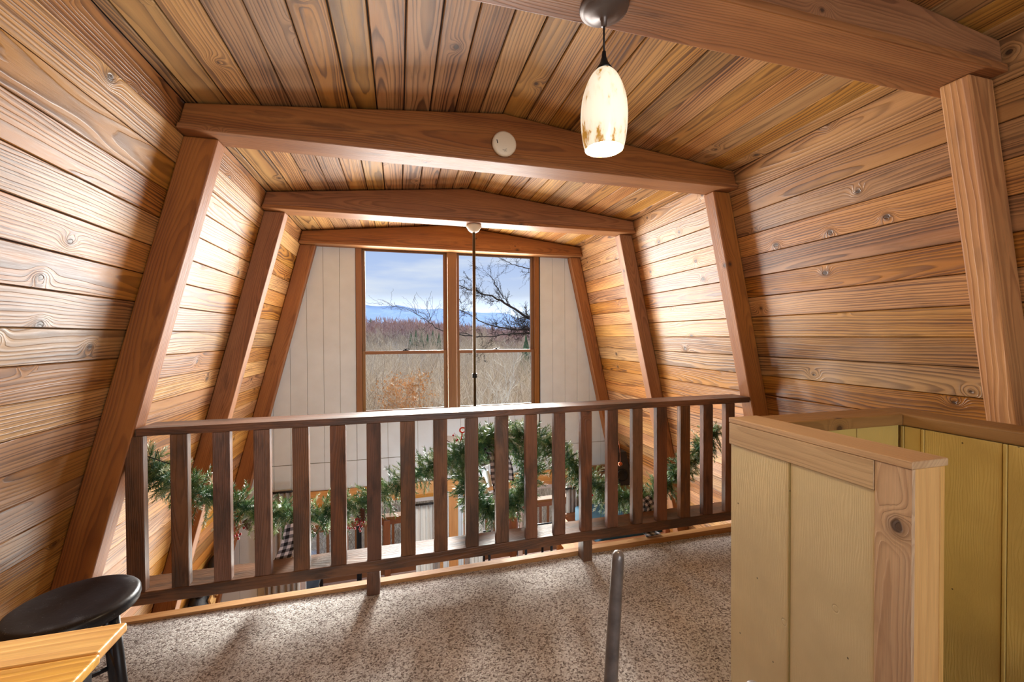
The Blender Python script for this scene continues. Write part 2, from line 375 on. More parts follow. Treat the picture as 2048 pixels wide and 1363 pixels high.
M_BACK = plain('dark_gap', srgb(30, 18, 10), .9)
M_BLACK = plain('black_paint', srgb(26, 28, 34), .38, noise=.25, nscale=14, bump=.12, bscale=70)
M_STOOL = plain('dusty_black_paint', srgb(24, 27, 34), .34, noise=.2, nscale=14, bump=.1, bscale=70)
M_BRONZE = plain('dark_bronze', srgb(112, 102, 98), .42, metal=.6)
M_WHITE = plain('white_plastic', srgb(232, 224, 205), .4)
M_CHAIR = plain('worn_grey_paint', srgb(122, 114, 110), .28, metal=.4, noise=.25, nscale=30, bump=.15, bscale=260)
M_FLOORL = wood('lower_floor_wood', srgb(176, 112, 66), srgb(120, 66, 34), F=90, knots=.1, rough=.4)
M_CURT = plain('grey_linen', srgb(190, 190, 190), .85, noise=.08, nscale=120)
M_DARKM = plain('black_metal', srgb(38, 40, 42), .45, metal=.6)
M_BLUE = plain('blue_fabric', srgb(52, 92, 116), .8, noise=.15, nscale=18)
M_FLUFF = plain('white_fluff', srgb(225, 222, 220), .95, bump=.8, bscale=40)
M_RED = plain('red_berry', srgb(165, 22, 30), .3)
M_ORANGE = plain('orange_red_ribbon', srgb(225, 62, 28), .4)
M_CONE = plain('pine_cone', srgb(92, 56, 36), .7, noise=.3, nscale=90)
M_COPPER = plain('copper', srgb(186, 98, 58), .3, metal=.8)
M_TAN = plain('tan_carved_wood', srgb(200, 160, 100), .5, noise=.2, nscale=40)
M_BEARM = plain('black_carved_wood', srgb(24, 26, 32), .5, bump=.5, bscale=60)
M_GLASSW = plain('white_opal_glass', srgb(235, 236, 236), .15)
M_BLADE = plain('fan_blade_brown', srgb(70, 56, 46), .9, spec=.1)
M_GREEN = plain('dark_green_enamel', srgb(36, 54, 48), .3)

def glass():
    m = bpy.data.materials.new('window_glass'); m.use_nodes = True; t = m.node_tree; t.nodes.clear()
    o = N(t, 'ShaderNodeOutputMaterial'); tr = N(t, 'ShaderNodeBsdfTransparent'); tr.inputs[0].default_value = (.97, .985, .98, 1)
    gl = N(t, 'ShaderNodeBsdfGlossy'); gl.inputs['Roughness'].default_value = .02
    fr = N(t, 'ShaderNodeFresnel'); fr.inputs[0].default_value = 1.06
    mi = N(t, 'ShaderNodeMixShader'); L(t, fr.outputs[0], mi.inputs[0]); L(t, tr.outputs[0], mi.inputs[1]); L(t, gl.outputs[0], mi.inputs[2]); L(t, mi.outputs[0], o.inputs[0])
    return m
M_GLASS = glass()
def carpet():
    m, t, b = newmat('frieze_carpet'); g = G(t)
    tc_ = N(t, 'ShaderNodeTexCoord'); P = tc_.outputs['Object']
    n1 = g.noise(P, 150, 4, .7); n2 = g.noise(P, 330, 3, .7); n3 = g.noise(P, 3.5, 3, .55)
    vo = N(t, 'ShaderNodeTexVoronoi', feature='F1'); vo.inputs['Scale'].default_value = 165; L(t, P, vo.inputs['Vector'])
    sp_ = N(t, 'ShaderNodeSeparateColor'); L(t, vo.outputs['Color'], sp_.inputs[0])
    x = g.m('ADD', g.m('MULTIPLY', sp_.outputs[0], .5), g.m('MULTIPLY', n1, .6))
    rp = N(t, 'ShaderNodeValToRGB'); L(t, x, rp.inputs[0]); e = rp.color_ramp.elements
    e[0].position = .24; e[0].color = srgb(72, 60, 54); e[1].position = .74; e[1].color = srgb(250, 246, 242)
    q = e.new(.40); q.color = srgb(166, 152, 144); q = e.new(.54); q.color = srgb(222, 215, 210)
    col = g.mix(1.0, rp.outputs[0], g.vec(*[g.rng(n3, .3, .7, .86, 1.12)]*3), 'MULTIPLY')
    L(t, col, b.inputs['Base Color']); b.inputs['Roughness'].default_value = .95; b.inputs['Specular IOR Level'].default_value = .1
    b.inputs['Sheen Weight'].default_value = .2
    bp = N(t, 'ShaderNodeBump'); bp.inputs['Strength'].default_value = 1; bp.inputs['Distance'].default_value = .006
    L(t, g.m('ADD', g.m('MULTIPLY', vo.outputs['Distance'], -.8), g.m('ADD', n2, g.m('MULTIPLY', n3, 4.0))), bp.inputs['Height']); L(t, bp.outputs[0], b.inputs['Normal'])
    return m
M_CARPET = carpet()
def plaid():
    m, t, b = newmat('buffalo_check'); g = G(t)
    uv = N(t, 'ShaderNodeUVMap', uv_map='UVMap'); s1 = N(t, 'ShaderNodeSeparateXYZ'); L(t, uv.outputs[0], s1.inputs[0])
    f = lambda x: g.m('GREATER_THAN', g.m('FRACT', g.m('MULTIPLY', x, 1/.036)), .5)
    s_ = g.m('MULTIPLY', g.m('ADD', f(s1.outputs[0]), f(s1.outputs[1])), .5)
    rp = N(t, 'ShaderNodeValToRGB'); rp.color_ramp.interpolation = 'CONSTANT'; L(t, s_, rp.inputs[0]); e = rp.color_ramp.elements
    e[0].position = 0; e[0].color = srgb(235, 235, 240); e[1].position = .75; e[1].color = srgb(24, 24, 28); q = e.new(.25); q.color = srgb(128, 130, 138)
    L(t, rp.outputs[0], b.inputs['Base Color']); b.inputs['Roughness'].default_value = .8
    return m
M_PLAID = plaid()
def rndmat(name, stops, rough=.6, trans=0):
    m, t, b = newmat(name); rn = N(t, 'ShaderNodeUVMap', uv_map='Rnd'); s2 = N(t, 'ShaderNodeSeparateXYZ'); L(t, rn.outputs[0], s2.inputs[0])
    rp = N(t, 'ShaderNodeValToRGB'); L(t, s2.outputs[0], rp.inputs[0]); e = rp.color_ramp.elements
    e[0].position, e[0].color = stops[0]; e[1].position, e[1].color = stops[-1]
    for p_, c_ in stops[1:-1]: q = e.new(p_); q.color = c_
    L(t, rp.outputs[0], b.inputs['Base Color']); b.inputs['Roughness'].default_value = rough
    return m
M_NEEDLE = rndmat('fir_needles', [(0, srgb(30, 70, 50)), (.45, srgb(72, 122, 80)), (.72, srgb(134, 164, 96)), (.88, srgb(190, 204, 172)), (1, srgb(232, 238, 222))], .42)
M_BARK = rndmat('winter_twigs', [(0, srgb(150, 132, 112)), (.5, srgb(196, 178, 154)), (1, srgb(232, 220, 198))], .9)
M_BARKD = plain('dark_bark', srgb(70, 58, 50), .9, noise=.2, nscale=30)
M_BARKP = plain('pale_bark', srgb(238, 232, 216), .9, noise=.2, nscale=10)
M_OLEAF = rndmat('russet_leaves', [(0, srgb(190, 136, 84)), (1, srgb(226, 180, 124))], .8)
M_CONIF = rndmat('conifer_green', [(0, srgb(62, 88, 64)), (1, srgb(120, 146, 100))], .8)

def ground_mat():
    m, t, b = newmat('leaf_litter_ground'); g = G(t); tc_ = N(t, 'ShaderNodeTexCoord')
    n = g.noise(tc_.outputs['Object'], 1.6, 6, .7); n2 = g.noise(tc_.outputs['Object'], .35, 3, .5)
    rp = N(t, 'ShaderNodeValToRGB'); L(t, n, rp.inputs[0]); e = rp.color_ramp.elements
    e[0].position = .3; e[0].color = srgb(150, 128, 106); e[1].position = .7; e[1].color = srgb(206, 184, 156)
    c_ = g.mix(g.rng(n2, .5, .62, 0, .8, True), rp.outputs[0], srgb(176, 180, 190))
    L(t, c_, b.inputs['Base Color']); b.inputs['Roughness'].default_value = .95
    return m
M_GROUND = ground_mat()
def mount_mat():
    m, t, b = newmat('haze_blue_forest'); g = G(t); tc_ = N(t, 'ShaderNodeTexCoord')
    n = g.noise(tc_.outputs['Object'], .012, 5, .6)
    c_ = g.mix(g.rng(n, .4, .62, 0, 1, True), srgb(52, 66, 100), srgb(86, 92, 116))  # blue of distant haze mixed into the forest colour
    L(t, c_, b.inputs['Base Color']); b.inputs['Roughness'].default_value = 1; b.inputs['Specular IOR Level'].default_value = 0
    return m
M_MOUNT = mount_mat()
def shade_mat():
    m, t, b = newmat('marbled_lit_glass'); g = G(t); tc_ = N(t, 'ShaderNodeTexCoord'); P = tc_.outputs['Object']
    mp_ = N(t, 'ShaderNodeMapping'); mp_.inputs['Scale'].default_value = (26, 26, 9); L(t, P, mp_.inputs[0])
    n = g.noise(mp_.outputs[0], 1.6, 5, .65); s1 = N(t, 'ShaderNodeSeparateXYZ'); L(t, P, s1.inputs[0]); z = s1.outputs[2]
    lowband = g.rng(z, 1.835, 1.875, .115, 0); topband = g.rng(z, 1.975, 2.015, 0, .12)
    th = g.m('ADD', n, g.m('ADD', lowband, topband))
    f = g.m('ADD', g.rng(th, .60, .72, 0, .9, True), g.rng(th, .50, .60, 0, .14, True))
    col = g.mix(f, (1.0, .90, .70, 1), (.62, .33, .06, 1))
    L(t, col, b.inputs['Base Color']); L(t, col, b.inputs['Emission Color']); b.inputs['Roughness'].default_value = .12
    L(t, g.rng(f, 0, 1, .62, .32), b.inputs['Emission Strength'])
    return m
M_SHADE = shade_mat()
M_BULB = plain('lit_bulb', (1, 1, 1, 1), .5)
M_BULB.node_tree.nodes['Principled BSDF'].inputs['Emission Color'].default_value = (1, .9, .72, 1)
M_BULB.node_tree.nodes['Principled BSDF'].inputs['Emission Strength'].default_value = 6

# ------------------------------------------------------------------ plank surfaces
def planks(mb, o, Ld, Vd, Nd, length, edges, gapr=(.0012, .0035), th=.012):
    """boards running along Ld from o, stacked along Vd; Nd points into the room"""
    o, Ld, Vd, Nd = Vector(o), Vector(Ld), Vector(Vd).normalized(), Vector(Nd).normalized()
    for e0, e1 in zip(edges[:-1], edges[1:]):
        g_ = R.uniform(*gapr); off = R.uniform(-.0015, .0015); b_ = .004
        a, b = e0+g_/2, e1-g_/2
        sec = [(a, -th), (a, off-b_), (a+b_*.7, off), (b-b_*.7, off), (b, off-b_), (b, -th)]
        poly = [o+Vd*p+Nd*q for p, q in sec]
        mb.prism(poly, Ld*length, Ld, (R.random(), R.random()))
    mid = [o+Vd*(edges[0]-.002)-Nd*th, o+Vd*(edges[-1]+.002)-Nd*th]
def wallplanes(side):
    k = math.sqrt(1+(SL if side == 'l' else SR)**2)
    if side == 'l': o0 = Vector((wl(0), 0, 0)); Vd = Vector((SL, 0, 1)).normalized(); Nd = Vector((1, 0, -SL)).normalized(); ph = 2.074; stp = .1235; top = ZE_L; f = wl
    else: o0 = Vector((wr(0), 0, 0)); Vd = Vector((-SR, 0, 1)).normalized(); Nd = Vector((-1, 0, -SR)).normalized(); ph = 1.79; stp = .1252; top = ZE_R; f = wr
    zs = [ph+stp*i for i in range(-45, 12)]; zs = [z for z in zs if ZF-.05 < z < top-.02]
    zs = [ZF-.05]+zs+[top]
    return o0, Vd, Nd, [z*k for z in zs], k
for side, nm in (('l', 'wall_left'), ('r', 'wall_right')):
    o0, Vd, Nd, es, k = wallplanes(side)
    mb = MB()
    lo = [e for e in es if e < .02]+[min(e for e in es if e >= .02)]
    planks(mb, o0+Vector((0, YB, 0)), (0, 1, 0), Vd, Nd, YW-YB, es)
    put(mb.build(nm, M_WALL), kind='structure')
    mb = MB(); a = o0+Vd*es[0]-Nd*.013; b = o0+Vd*(es[-1]+.01)-Nd*.013
    mb.prism([a+Vector((0, YB, 0)), b+Vector((0, YB, 0)), b-Nd*.1+Vector((0, YB, 0)), a-Nd*.1+Vector((0, YB, 0))], (0, YW-YB, 0), (0, 1, 0))
    put(mb.build('wall_'+('left' if side == 'l' else 'right')+'_sheathing', M_BACK), kind='structure')
# ceiling, two low slopes
mb = MB(); bk = MB()
for sgn, xe, ze in ((-1, wl(ZE_L), ZE_L), (1, wr(ZE_R), ZE_R)):
    Vd = Vector((xe-XP, 0, ze-ZP)); ln = Vd.length; Vd.normalize(); Nd = Vector((0, 1, 0)).cross(Vd)
    if Nd.z > 0: Nd = -Nd
    ed = [i*.1262 for i in range(0, 20) if i*.1262 < ln-.03]+[ln+.004]
    planks(mb, (XP, YB, ZP), (0, 1, 0), Vd, Nd, YW-YB, ed, (.002, .0065))
    a = Vector((XP, YB, ZP))-Nd*.013; b = a+Vd*(ln+.1)
    bk.prism([a, b, b-Nd*.1, a-Nd*.1], (0, YW-YB, 0), (0, 1, 0))
put(mb.build('ceiling', M_CEIL), kind='structure'); put(bk.build('ceiling_deck', M_BACK), kind='structure')

# loft floor, carpet, lower floor
mb = MB(); mb.box(wl(0)+.0, wr(0), YB, 2.297, -.25, -.005); put(mb.build('floor_loft', M_BACK), kind='structure')
def grid_carpet():
    nx, ny = 150, 160; xs = np.linspace(wl(0)-.0, wr(0), nx); ys = np.linspace(YB, 2.25, ny); v = []
    X, Y = np.meshgrid(xs, ys, indexing='ij'); Z = .006+.0015*np.sin(X*23+np.sin(Y*9)*2)*np.sin(Y*31+X*7)
    V = np.stack([X, Y, Z], -1).reshape(-1, 3); I = np.arange(nx*ny).reshape(nx, ny)
    Fc = np.stack([I[:-1, :-1], I[1:, :-1], I[1:, 1:], I[:-1, 1:]], -1).reshape(-1, 4)
    return raw('floor_carpet', V, Fc, M_CARPET, smooth=True)
put(grid_carpet(), kind='structure')
mb = MB(); mb.box(-2.2, 3.1, 2.26, 2.295, ZF, -.25); put(mb.build('wall_below_loft', M_BACK), kind='structure')
mb = MB()
for i in range(28): mb.box(-2.15, 3.1, 2.3+i*.08, 2.3+i*.08+.078, ZF-.05, ZF)
put(mb.build('floor_lower', M_FLOORL), kind='structure')

# beige end wall of grooved siding, with openings
WX0, WX1, WZ0, WZ1 = -.423, 1.534, .47, 2.215      # window opening
D1, D2 = (-1.02, .44), (.66, 1.98)                 # door openings below
def siding(mb, x0, x1, z0, z1, y=YW):
    x = math.floor(x0/.152)*.152+.03
    while x < x1:
        a, b = max(x, x0), min(x+.152, x1)
        if b-a > .004: mb.box(a+.0015 if a > x0 else a, b-.0015 if b < x1 else b, y, y+.012, z0, z1, 'z')
        x += .152
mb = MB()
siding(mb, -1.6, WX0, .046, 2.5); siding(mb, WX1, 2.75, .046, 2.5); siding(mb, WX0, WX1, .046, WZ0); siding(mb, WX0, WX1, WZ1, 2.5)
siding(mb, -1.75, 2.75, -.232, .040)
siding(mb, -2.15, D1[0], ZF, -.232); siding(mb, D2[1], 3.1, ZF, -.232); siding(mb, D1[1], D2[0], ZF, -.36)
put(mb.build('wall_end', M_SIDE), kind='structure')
mb = MB()
def holes(mb, y0, y1):
    mb.box(-2.3, WX0, y0, y1, -.30, 2.6); mb.box(WX1, 3.3, y0, y1, -.30, 2.6); mb.box(WX0, WX1, y0, y1, -.30, WZ0); mb.box(WX0, WX1, y0, y1, WZ1, 2.6)
    mb.box(-2.3, D1[0], y0, y1, ZF, -.30); mb.box(D2[1], 3.3, y0, y1, ZF, -.30); mb.box(D1[1], D2[0], y0, y1, ZF, -.30)
holes(mb, YW+.012, YW+.12)
put(mb.build('wall_end_sheathing', plain('dark_sheathing', srgb(90, 80, 70), .9)), kind='structure')
mb = MB(); mb.box(-1.35, 1.98, YW-.03, YW-.001, -.36, -.235); put(mb.build('trim_1', M_HEAD, bevel=.003), kind='structure')
mb = MB(); mb.box(1.985, 2.6, YW-.03, YW-.001, -.30, -.235); mb.box(1.985, 2.62, YW-.05, YW-.001, -.43, -.31); put(mb.build('trim_2', M_WIN, bevel=.003), kind='structure')

# ------------------------------------------------------------------ frames: beams and posts
BL = {2: 'near heavy ceiling beam with the lit pendant hung from it', 3: 'ceiling beam above the railing with the white round detector on it',
      4: 'dark ceiling beam beyond the railing with the white fan canopy under it', 5: 'ceiling beam directly above the window, farthest of all',
      1: 'ceiling beam over the loft behind the pendant beam', 0: 'ceiling beam at the back of the loft'}
PLB = {(2, 'l'): 'sloped timber post under the left end of the pendant beam', (2, 'r'): 'rough pine sloped post nearest on the right, behind the stair wall cap',
       (3, 'l'): 'reddish sloped timber post where the railing starts on the left', (3, 'r'): 'sloped timber post where the railing ends on the right',
       (4, 'l'): 'sloped timber post on left wall between railing post and end wall post', (4, 'r'): 'sloped timber post on right wall between railing post and end wall post',
       (5, 'l'): 'sloped timber post against the beige end wall, left of the window', (5, 'r'): 'sloped timber post against the beige end wall, right of the window',
       (1, 'l'): 'sloped timber post behind the pendant beam, left wall', (1, 'r'): 'sloped timber post behind the pendant beam, right wall',
       (0, 'l'): 'rearmost sloped timber post, left wall', (0, 'r'): 'rearmost sloped timber post, right wall'}
for i, (y, wd) in enumerate(FR):
    if i < 2: continue
    e = .004; mb = MB(); zb = ZB-.004 if i == 2 else ZB
    lip = .012
    z1 = zb+.026
    def xl(z): return wl(z)+e
    def xr(z): return wr(z)-e
    sl = (y, y+wd)
    zt = .008
    sec = [(xl(z1), z1), (xl(ZE_L-zt), ZE_L-zt), (XP, ZP-zt), (xr(ZE_R-zt), ZE_R-zt), (xr(z1), z1)]
    mb.prism([(x, y+lip, z) for x, z in sec], (0, wd-lip*1.3, 0), (1, 0, 0), (.3+.07*i, .2+.1*i))
    mb.prism([(xl(zb), y, zb), (xl(z1), y, z1), (xr(z1), y, z1), (xr(zb), y, zb)], (0, wd, 0), (1, 0, 0), (.62, .2+.11*i))
    o = mb.build('ceiling_beam', M_BEAM, bevel=.005); put(o, BL[i], 'beam', 'ceiling beams')
    yo, tp = (.0404, .0838) if i == 2 else (.0732, .0868)
    for sd_ in 'lr':
        zb0 = .004 if i < 3 else ZF
        if i == 3: zb0 = ZF
        mb = MB(); f = wl if sd_ == 'l' else wr; s_ = 1 if sd_ == 'l' else -1; dp = DPL if sd_ == 'l' else DPR; zt = zb-.002
        y0 = y+yo; y1 = y0+tp
        if i == 3:   # notched past the loft edge
            zb0 = .004
        p = [(f(zb0)+s_*.002, y0, zb0), (f(zb0)+s_*dp, y0, zb0), (f(zt)+s_*dp, y0, zt), (f(zt)+s_*.002, y0, zt)]
        mb.prism(p, (0, tp, 0), (s_*SL, 0, 1), (.5+.05*i, .13*i+(.3 if sd_ == 'l' else .45)))
        m_ = M_POST if sd_ == 'l' or i != 2 else M_POSTR
        o = mb.build('wall_post', m_, bevel=.006); put(o, PLB[(i, sd_)], 'post', 'sloped wall posts')

# rear gable wall; its unseen window is added to let fill light in
mb = MB(); z = ZF*0-.0
zz = [0+.125*i for i in range(0, 21)]
for a, b in zip(zz[:-1], zz[1:]):
    a2, b2 = a+.001, b-.002; top = b2 if b2 < 2.3 else 2.3+.0
    if a2 > 2.28: mb.prism([(wl(a2), YB, a2), (XP-.9, YB, b2), (XP+.9, YB, b2), (wr(a2), YB, a2)], (0, .012, 0), (1, 0, 0)); continue
    for x0, x1 in (((-.62, 1.62),) if False else ((None, -.62), (1.62, None))) if .6 < (a+b)/2 < 2.1 else ((None, None),):
        xa0, xb0 = (wl(a2), wl(b2)) if x0 is None else (x0, x0); xa1, xb1 = (wr(a2), wr(b2)) if x1 is None else (x1, x1)
        mb.prism([(xa0, YB, a2), (xb0, YB, b2), (xb1, YB, b2), (xa1, YB, a2)], (0, .012, 0), (1, 0, 0))
put(mb.build('wall_rear', M_WALL), kind='structure')
mb = MB()
for (x0, x1, z0, z1) in ((-.62, 1.62, .58, .65), (-.62, 1.62, 2.05, 2.12), (-.62, -.55, .65, 2.05), (1.55, 1.62, .65, 2.05), (.47, .53, .65, 2.05)): mb.box(x0, x1, YB-.02, YB+.04, z0, z1)
w3 = mb.build('added_window_3', M_WIN, bevel=.003); put(w3, kind='structure')
mb = MB(); mb.box(-.55, 1.55, YB+.002, YB+.006, .65, 2.05); mb.build('pane', M_GLASS, w3)

# ------------------------------------------------------------------ windows in the end wall
def window(name, x0, x1, gx0, gx1, mull):
    y0, y1 = YW-.014, YW+.10
    mb = MB()
    mb.box(x0, gx0-.03, y0, y1, WZ0, WZ1, 'z'); mb.box(gx1+.03, x1, y0, y1, WZ0, WZ1, 'z'); mb.box(gx0-.03, gx1+.03, y0, y1, 2.200, WZ1); mb.box(gx0-.03, gx1+.03, y0-.02, y1, WZ0, WZ0+.035)
    fr = mb.build(name, M_WIN, bevel=.003); put(fr, kind='structure')
    for nm, za, zb_, yy in (('upper_sash', 1.118, 2.199, YW+.045), ('lower_sash', WZ0+.036, 1.152, YW+.012)):
        mb = MB(); h = .034
        mb.box(gx0-.029, gx0, yy, yy+.03, za, zb_, 'z'); mb.box(gx1, gx1+.029, yy, yy+.03, za, zb_, 'z'); mb.box(gx0, gx1, yy, yy+.03, za, za+h); mb.box(gx0, gx1, yy, yy+.03, zb_-(h if nm[0] == 'l' else .012), zb_)
        sa = mb.build(nm, M_WIN, fr, bevel=.002)
        mb = MB(); mb.box(gx0+.0005, gx1-.0005, yy+.013, yy+.017, za+h-.004, zb_-.011); mb.build('pane', M_GLASS, sa)
    mb = MB(); xc = (gx0+gx1)/2; mb.box(xc-.03, xc+.03, YW+.014, YW+.04, 1.153, 1.160); mb.lathe([(.001, 0), (.012, 0), (.012, .012), (.001, .012)], (xc, YW+.027, 1.160), 12); mb.box(xc, xc+.045, YW+.02, YW+.03, 1.166, 1.174)
    mb.build('sash_lock', M_DARKM, fr)
window('window_1', WX0, .5475, -.337, .462, 0)
window('window_2', .548, WX1, .633, 1.45, 0)
mb = MB(); mb.box(.500, .595, YW-.032, YW-.015, WZ0, WZ1, 'z'); put(mb.build('trim_3', M_WIN, bevel=.003), kind='structure')

# sliding doors below
def door(name, x0, x1):
    mb = MB(); y0, y1 = YW+.0, YW+.10; f = .05
    mb.box(x0, x0+f, y0, y1, ZF, -.36, 'z'); mb.box(x1-f, x1, y0, y1, ZF, -.36, 'z'); mb.box(x0+f, x1-f, y0, y1, -.41, -.36); mb.box(x0+f, x1-f, y0, y1, ZF, ZF+.03)
    d = mb.build(name, M_HEAD, bevel=.003); put(d, kind='structure')
    xm = (x0+x1)/2
    for a, b, yy in ((x0+f, xm+.03, YW+.055), (xm-.03, x1-f, YW+.02)):
        mb = MB(); s_ = .045
        mb.box(a, a+s_, yy, yy+.03, ZF+.03, -.41, 'z'); mb.box(b-s_, b, yy, yy+.03, ZF+.03, -.41, 'z'); mb.box(a+s_, b-s_, yy, yy+.03, -.455, -.41); mb.box(a+s_, b-s_, yy, yy+.03, ZF+.03, ZF+.1)
        p = mb.build('sliding_panel', plain('white_vinyl', srgb(205, 205, 208), .4), d, bevel=.002)
        mb = MB(); mb.box(a+s_+.001, b-s_-.001, yy+.012, yy+.018, ZF+.101, -.456); mb.build('pane', M_GLASS, p)
door('door_1', *D1); door('door_2', *D2)
mb = MB(); mb.box(.50, .60, YW-.02, YW-.001, ZF, -.362, 'z'); put(mb.build('trim_4', M_HEAD, bevel=.003), kind='structure')

_t = M_CURT.node_tree; _o = [n for n in _t.nodes if n.type == 'OUTPUT_MATERIAL'][0]; _b = [n for n in _t.nodes if n.type == 'BSDF_PRINCIPLED'][0]
_tr = N(_t, 'ShaderNodeBsdfTranslucent'); _tr.inputs[0].default_value = (.75, .74, .72, 1); _m = N(_t, 'ShaderNodeMixShader'); _m.inputs[0].default_value = .4
L(_t, _b.outputs[0], _m.inputs[1]); L(_t, _tr.outputs[0], _m.inputs[2]); L(_t, _m.outputs[0], _o.inputs[0])
# ------------------------------------------------------------------ curtains
def curtain(x0, x1, zt, zb, label, folds, y=YW-.085):
    t = thing('curtain', label, 'curtain', ((x0+x1)/2, y, zb), 'grey curtains at the doors below')
    nx = folds*10; V = []; nz_ = 14
    for j in range(nz_+1):
        f = j/nz_; z = zb+(zt-zb)*f
        for i in range(nx+1):
            s = i/nx; am = .022*(1-.35*f)+.006*math.sin(i*1.7)
            xx = x0+(x1-x0)*s + .01*math.sin(f*4+s*9)*(1-f)
            V.append((xx, y+am*math.sin(s*folds*2*PI)+.004*math.sin(7*s+5*f), z))
    I = np.arange((nx+1)*(nz_+1)).reshape(nz_+1, nx+1)
    Fc = np.stack([I[:-1, :-1], I[:-1, 1:], I[1:, 1:], I[1:, :-1]], -1).reshape(-1, 4)
    o = raw('cloth', V, Fc, M_CURT, t, smooth=True)
    m = o.modifiers.new('thick', 'SOLIDIFY'); m.thickness = .003
    mb = MB()
    mb.tube([(x0-.02, y-.004, zt+.004), (x1+.02, y-.004, zt+.004)], .011, 10); mb.build('rod', M_DARKM, t, smooth=True)
curtain(-1.26, -.94, -.19, ZF+.03, 'grey curtain left of the left door, beneath the garland start', 6)
curtain(.15, .40, -.45, ZF+.03, 'grey curtain left of the orange wood strip between doors', 5)
curtain(.66, .86, -.45, ZF+.03, 'grey curtain right of the orange wood strip between doors', 4)
curtain(1.83, 2.06, -.45, ZF+.03, 'grey curtain at the right door, near the blue bed', 5)

# ------------------------------------------------------------------ railing
YR, RD = 2.1677, .1489
rl = thing('railing', 'dark rough-sawn wooden railing across the loft edge', 'railing', (.45, YR, 0))
zt = .9038
xa, xb = wl(zt)+DPL+.004, wr(zt)-DPR-.004
mb = MB(); mb.box(xa, xb, YR, YR+RD, zt-.0345, zt, 'x', (.35, .4)); mb.build('top_rail', M_RAIL, rl, bevel=.003)
mb = MB(); mb.box(wl(.15)+DPL+.01, 2.30, YR, YR+RD, .1272, .1836, 'x', (.5, .7)); mb.build('bottom_rail', M_RAIL, rl, bevel=.004)
# rough top edges: small displaced subdivision is not needed, the bevel and bump carry it
for i in range(20):
    xc = -1.1185+.16504*i; bw = .0700*(1+R.uniform(-.05, .05)); mb = MB(); th = .036
    tw = R.uniform(-.0015, .0015)
    z0 = .1840; cut = .012
    f = [(xc-bw/2, YR+.002, z0), (xc+bw/2, YR+.002, z0), (xc+bw/2+tw, YR+.002, zt-.035), (xc-bw/2+tw, YR+.002, zt-.035)]
    mb.prism(f, (0, th, 0), (0, 0, 1)); mb.build('baluster', M_RAIL, rl, bevel=.003)
for x0, x1 in ((-.165, -.103), (1.006, 1.062)):
    mb = MB(); mb.box(x0, x1, YR+.003, YR+.078, .0075, .1268, 'z'); mb.build('foot', M_RAIL, rl, bevel=.004)
mb = MB(); mb.prism([(wl(0)+.002, 2.2515, -.004), (wr(0)-.002, 2.2515, -.004), (wr(0)-.002, 2.2515, .041), (wl(0)+.002, 2.2515, .014)], (0, .046, 0), (1, 0, 0), (.4, .3)); o = mb.build('trim_5', M_CURB, bevel=.002); put(o, kind='structure')

# ------------------------------------------------------------------ stair walls
# near pony wall
pw = thing('half_wall', 'cream painted half wall with raw wood end board, nearest on the right', 'half wall', (1.10, .88, 0))
Y0, Y1_, XA, XB, ZT = .627, 1.13, 1.055, 1.152, 1.03
mb = MB(); mb.box(XA+.006, XB-.006, Y0+.02, Y1_-.004, .004, ZT-.02, 'z'); mb.build('core', M_BACK, pw)
mb = MB(); mb.box(1.048, 1.1595, Y0-.002, Y1_+.004, ZT-.0175, ZT, 'y', (.9, .3)); mb.build('cap', M_CAP, pw, bevel=.0025)
mb = MB(); mb.box(1.0485, XA+.012, Y0+.0735, Y1_+.003, .943, ZT-.018, 'y', (.6, .8)); mb.build('apron_board', M_CAP, pw, bevel=.002)
for y0, y1, r_ in ((Y0+.0735, .9145, (.2, .9)), (.9185, Y1_, (.7, .4))):
    mb = MB(); mb.box(XA-.001, XA+.006, y0, y1, .004, .942, 'z', r_); mb.build('painted_board', M_PAINT, pw, bevel=.0015)
mb = MB(); mb.box(XA-.0035, XA+.003, .9150, .9180, .004, .942, 'z'); mb.build('batten', M_PAINT3, pw)
mb = MB(); mb.box(XA-.004, XA+.006, Y0, Y0+.0725, .004, ZT-.018, 'z', (.45, .15)); mb.build('rough_board', M_RAW, pw, bevel=.0015)
mb = MB(); mb.box(XA+.0065, XA+.083, Y0+.001, Y0+.02, .004, ZT-.018, 'z', (.55, .35)); mb.build('end_board', M_PINE, pw, bevel=.0015)
mb = MB(); mb.box(XA+.0838, XB+.002, Y0+.001, Y0+.02, .004, ZT-.018, 'z', (.3, .6)); mb.build('end_board', M_PINE, pw, bevel=.0015)
mb = MB(); mb.box(XB-.006, XB, Y0+.0205, Y1_, .004, ZT-.018, 'z', (.3, .2)); mb.build('painted_board', M_PAINT2, pw)
# cross wall and far side wall
cw = thing('half_wall', 'mustard painted short cross wall at the head of the stair', 'half wall', (1.4, 1.06, 0))
mb = MB(); mb.box(1.161, 1.655, 1.0148, 1.122, ZT-.038, ZT, 'x', (.4, .5)); mb.build('cap', M_CAPD, cw, bevel=.003)
for x0, x1 in ((1.161, 1.462), (1.466, 1.655)):
    mb = MB(); mb.box(x0, x1, 1.028, 1.036, .004, ZT-.0385, 'z'); mb.build('painted_board', M_PAINT2, cw, bevel=.0015)
mb = MB(); mb.box(1.161, 1.72, 1.037, 1.11, .004, ZT-.0385, 'z'); mb.build('core', M_PAINT, cw)
fwl = thing('half_wall', 'mustard painted half wall along the stair, farthest right, under dark cap', 'half wall', (1.7, .3, 0))
mb = MB(); mb.prism([(1.656, 1.122, ZT-.040), (1.775, 1.122, ZT-.040), (1.79, -1.2, ZT-.040), (1.656, -1.2, ZT-.040)], (0, 0, .040), (0, 1, 0), (.25, .6)); mb.build('cap', M_CAPD, fwl, bevel=.006, segs=3)
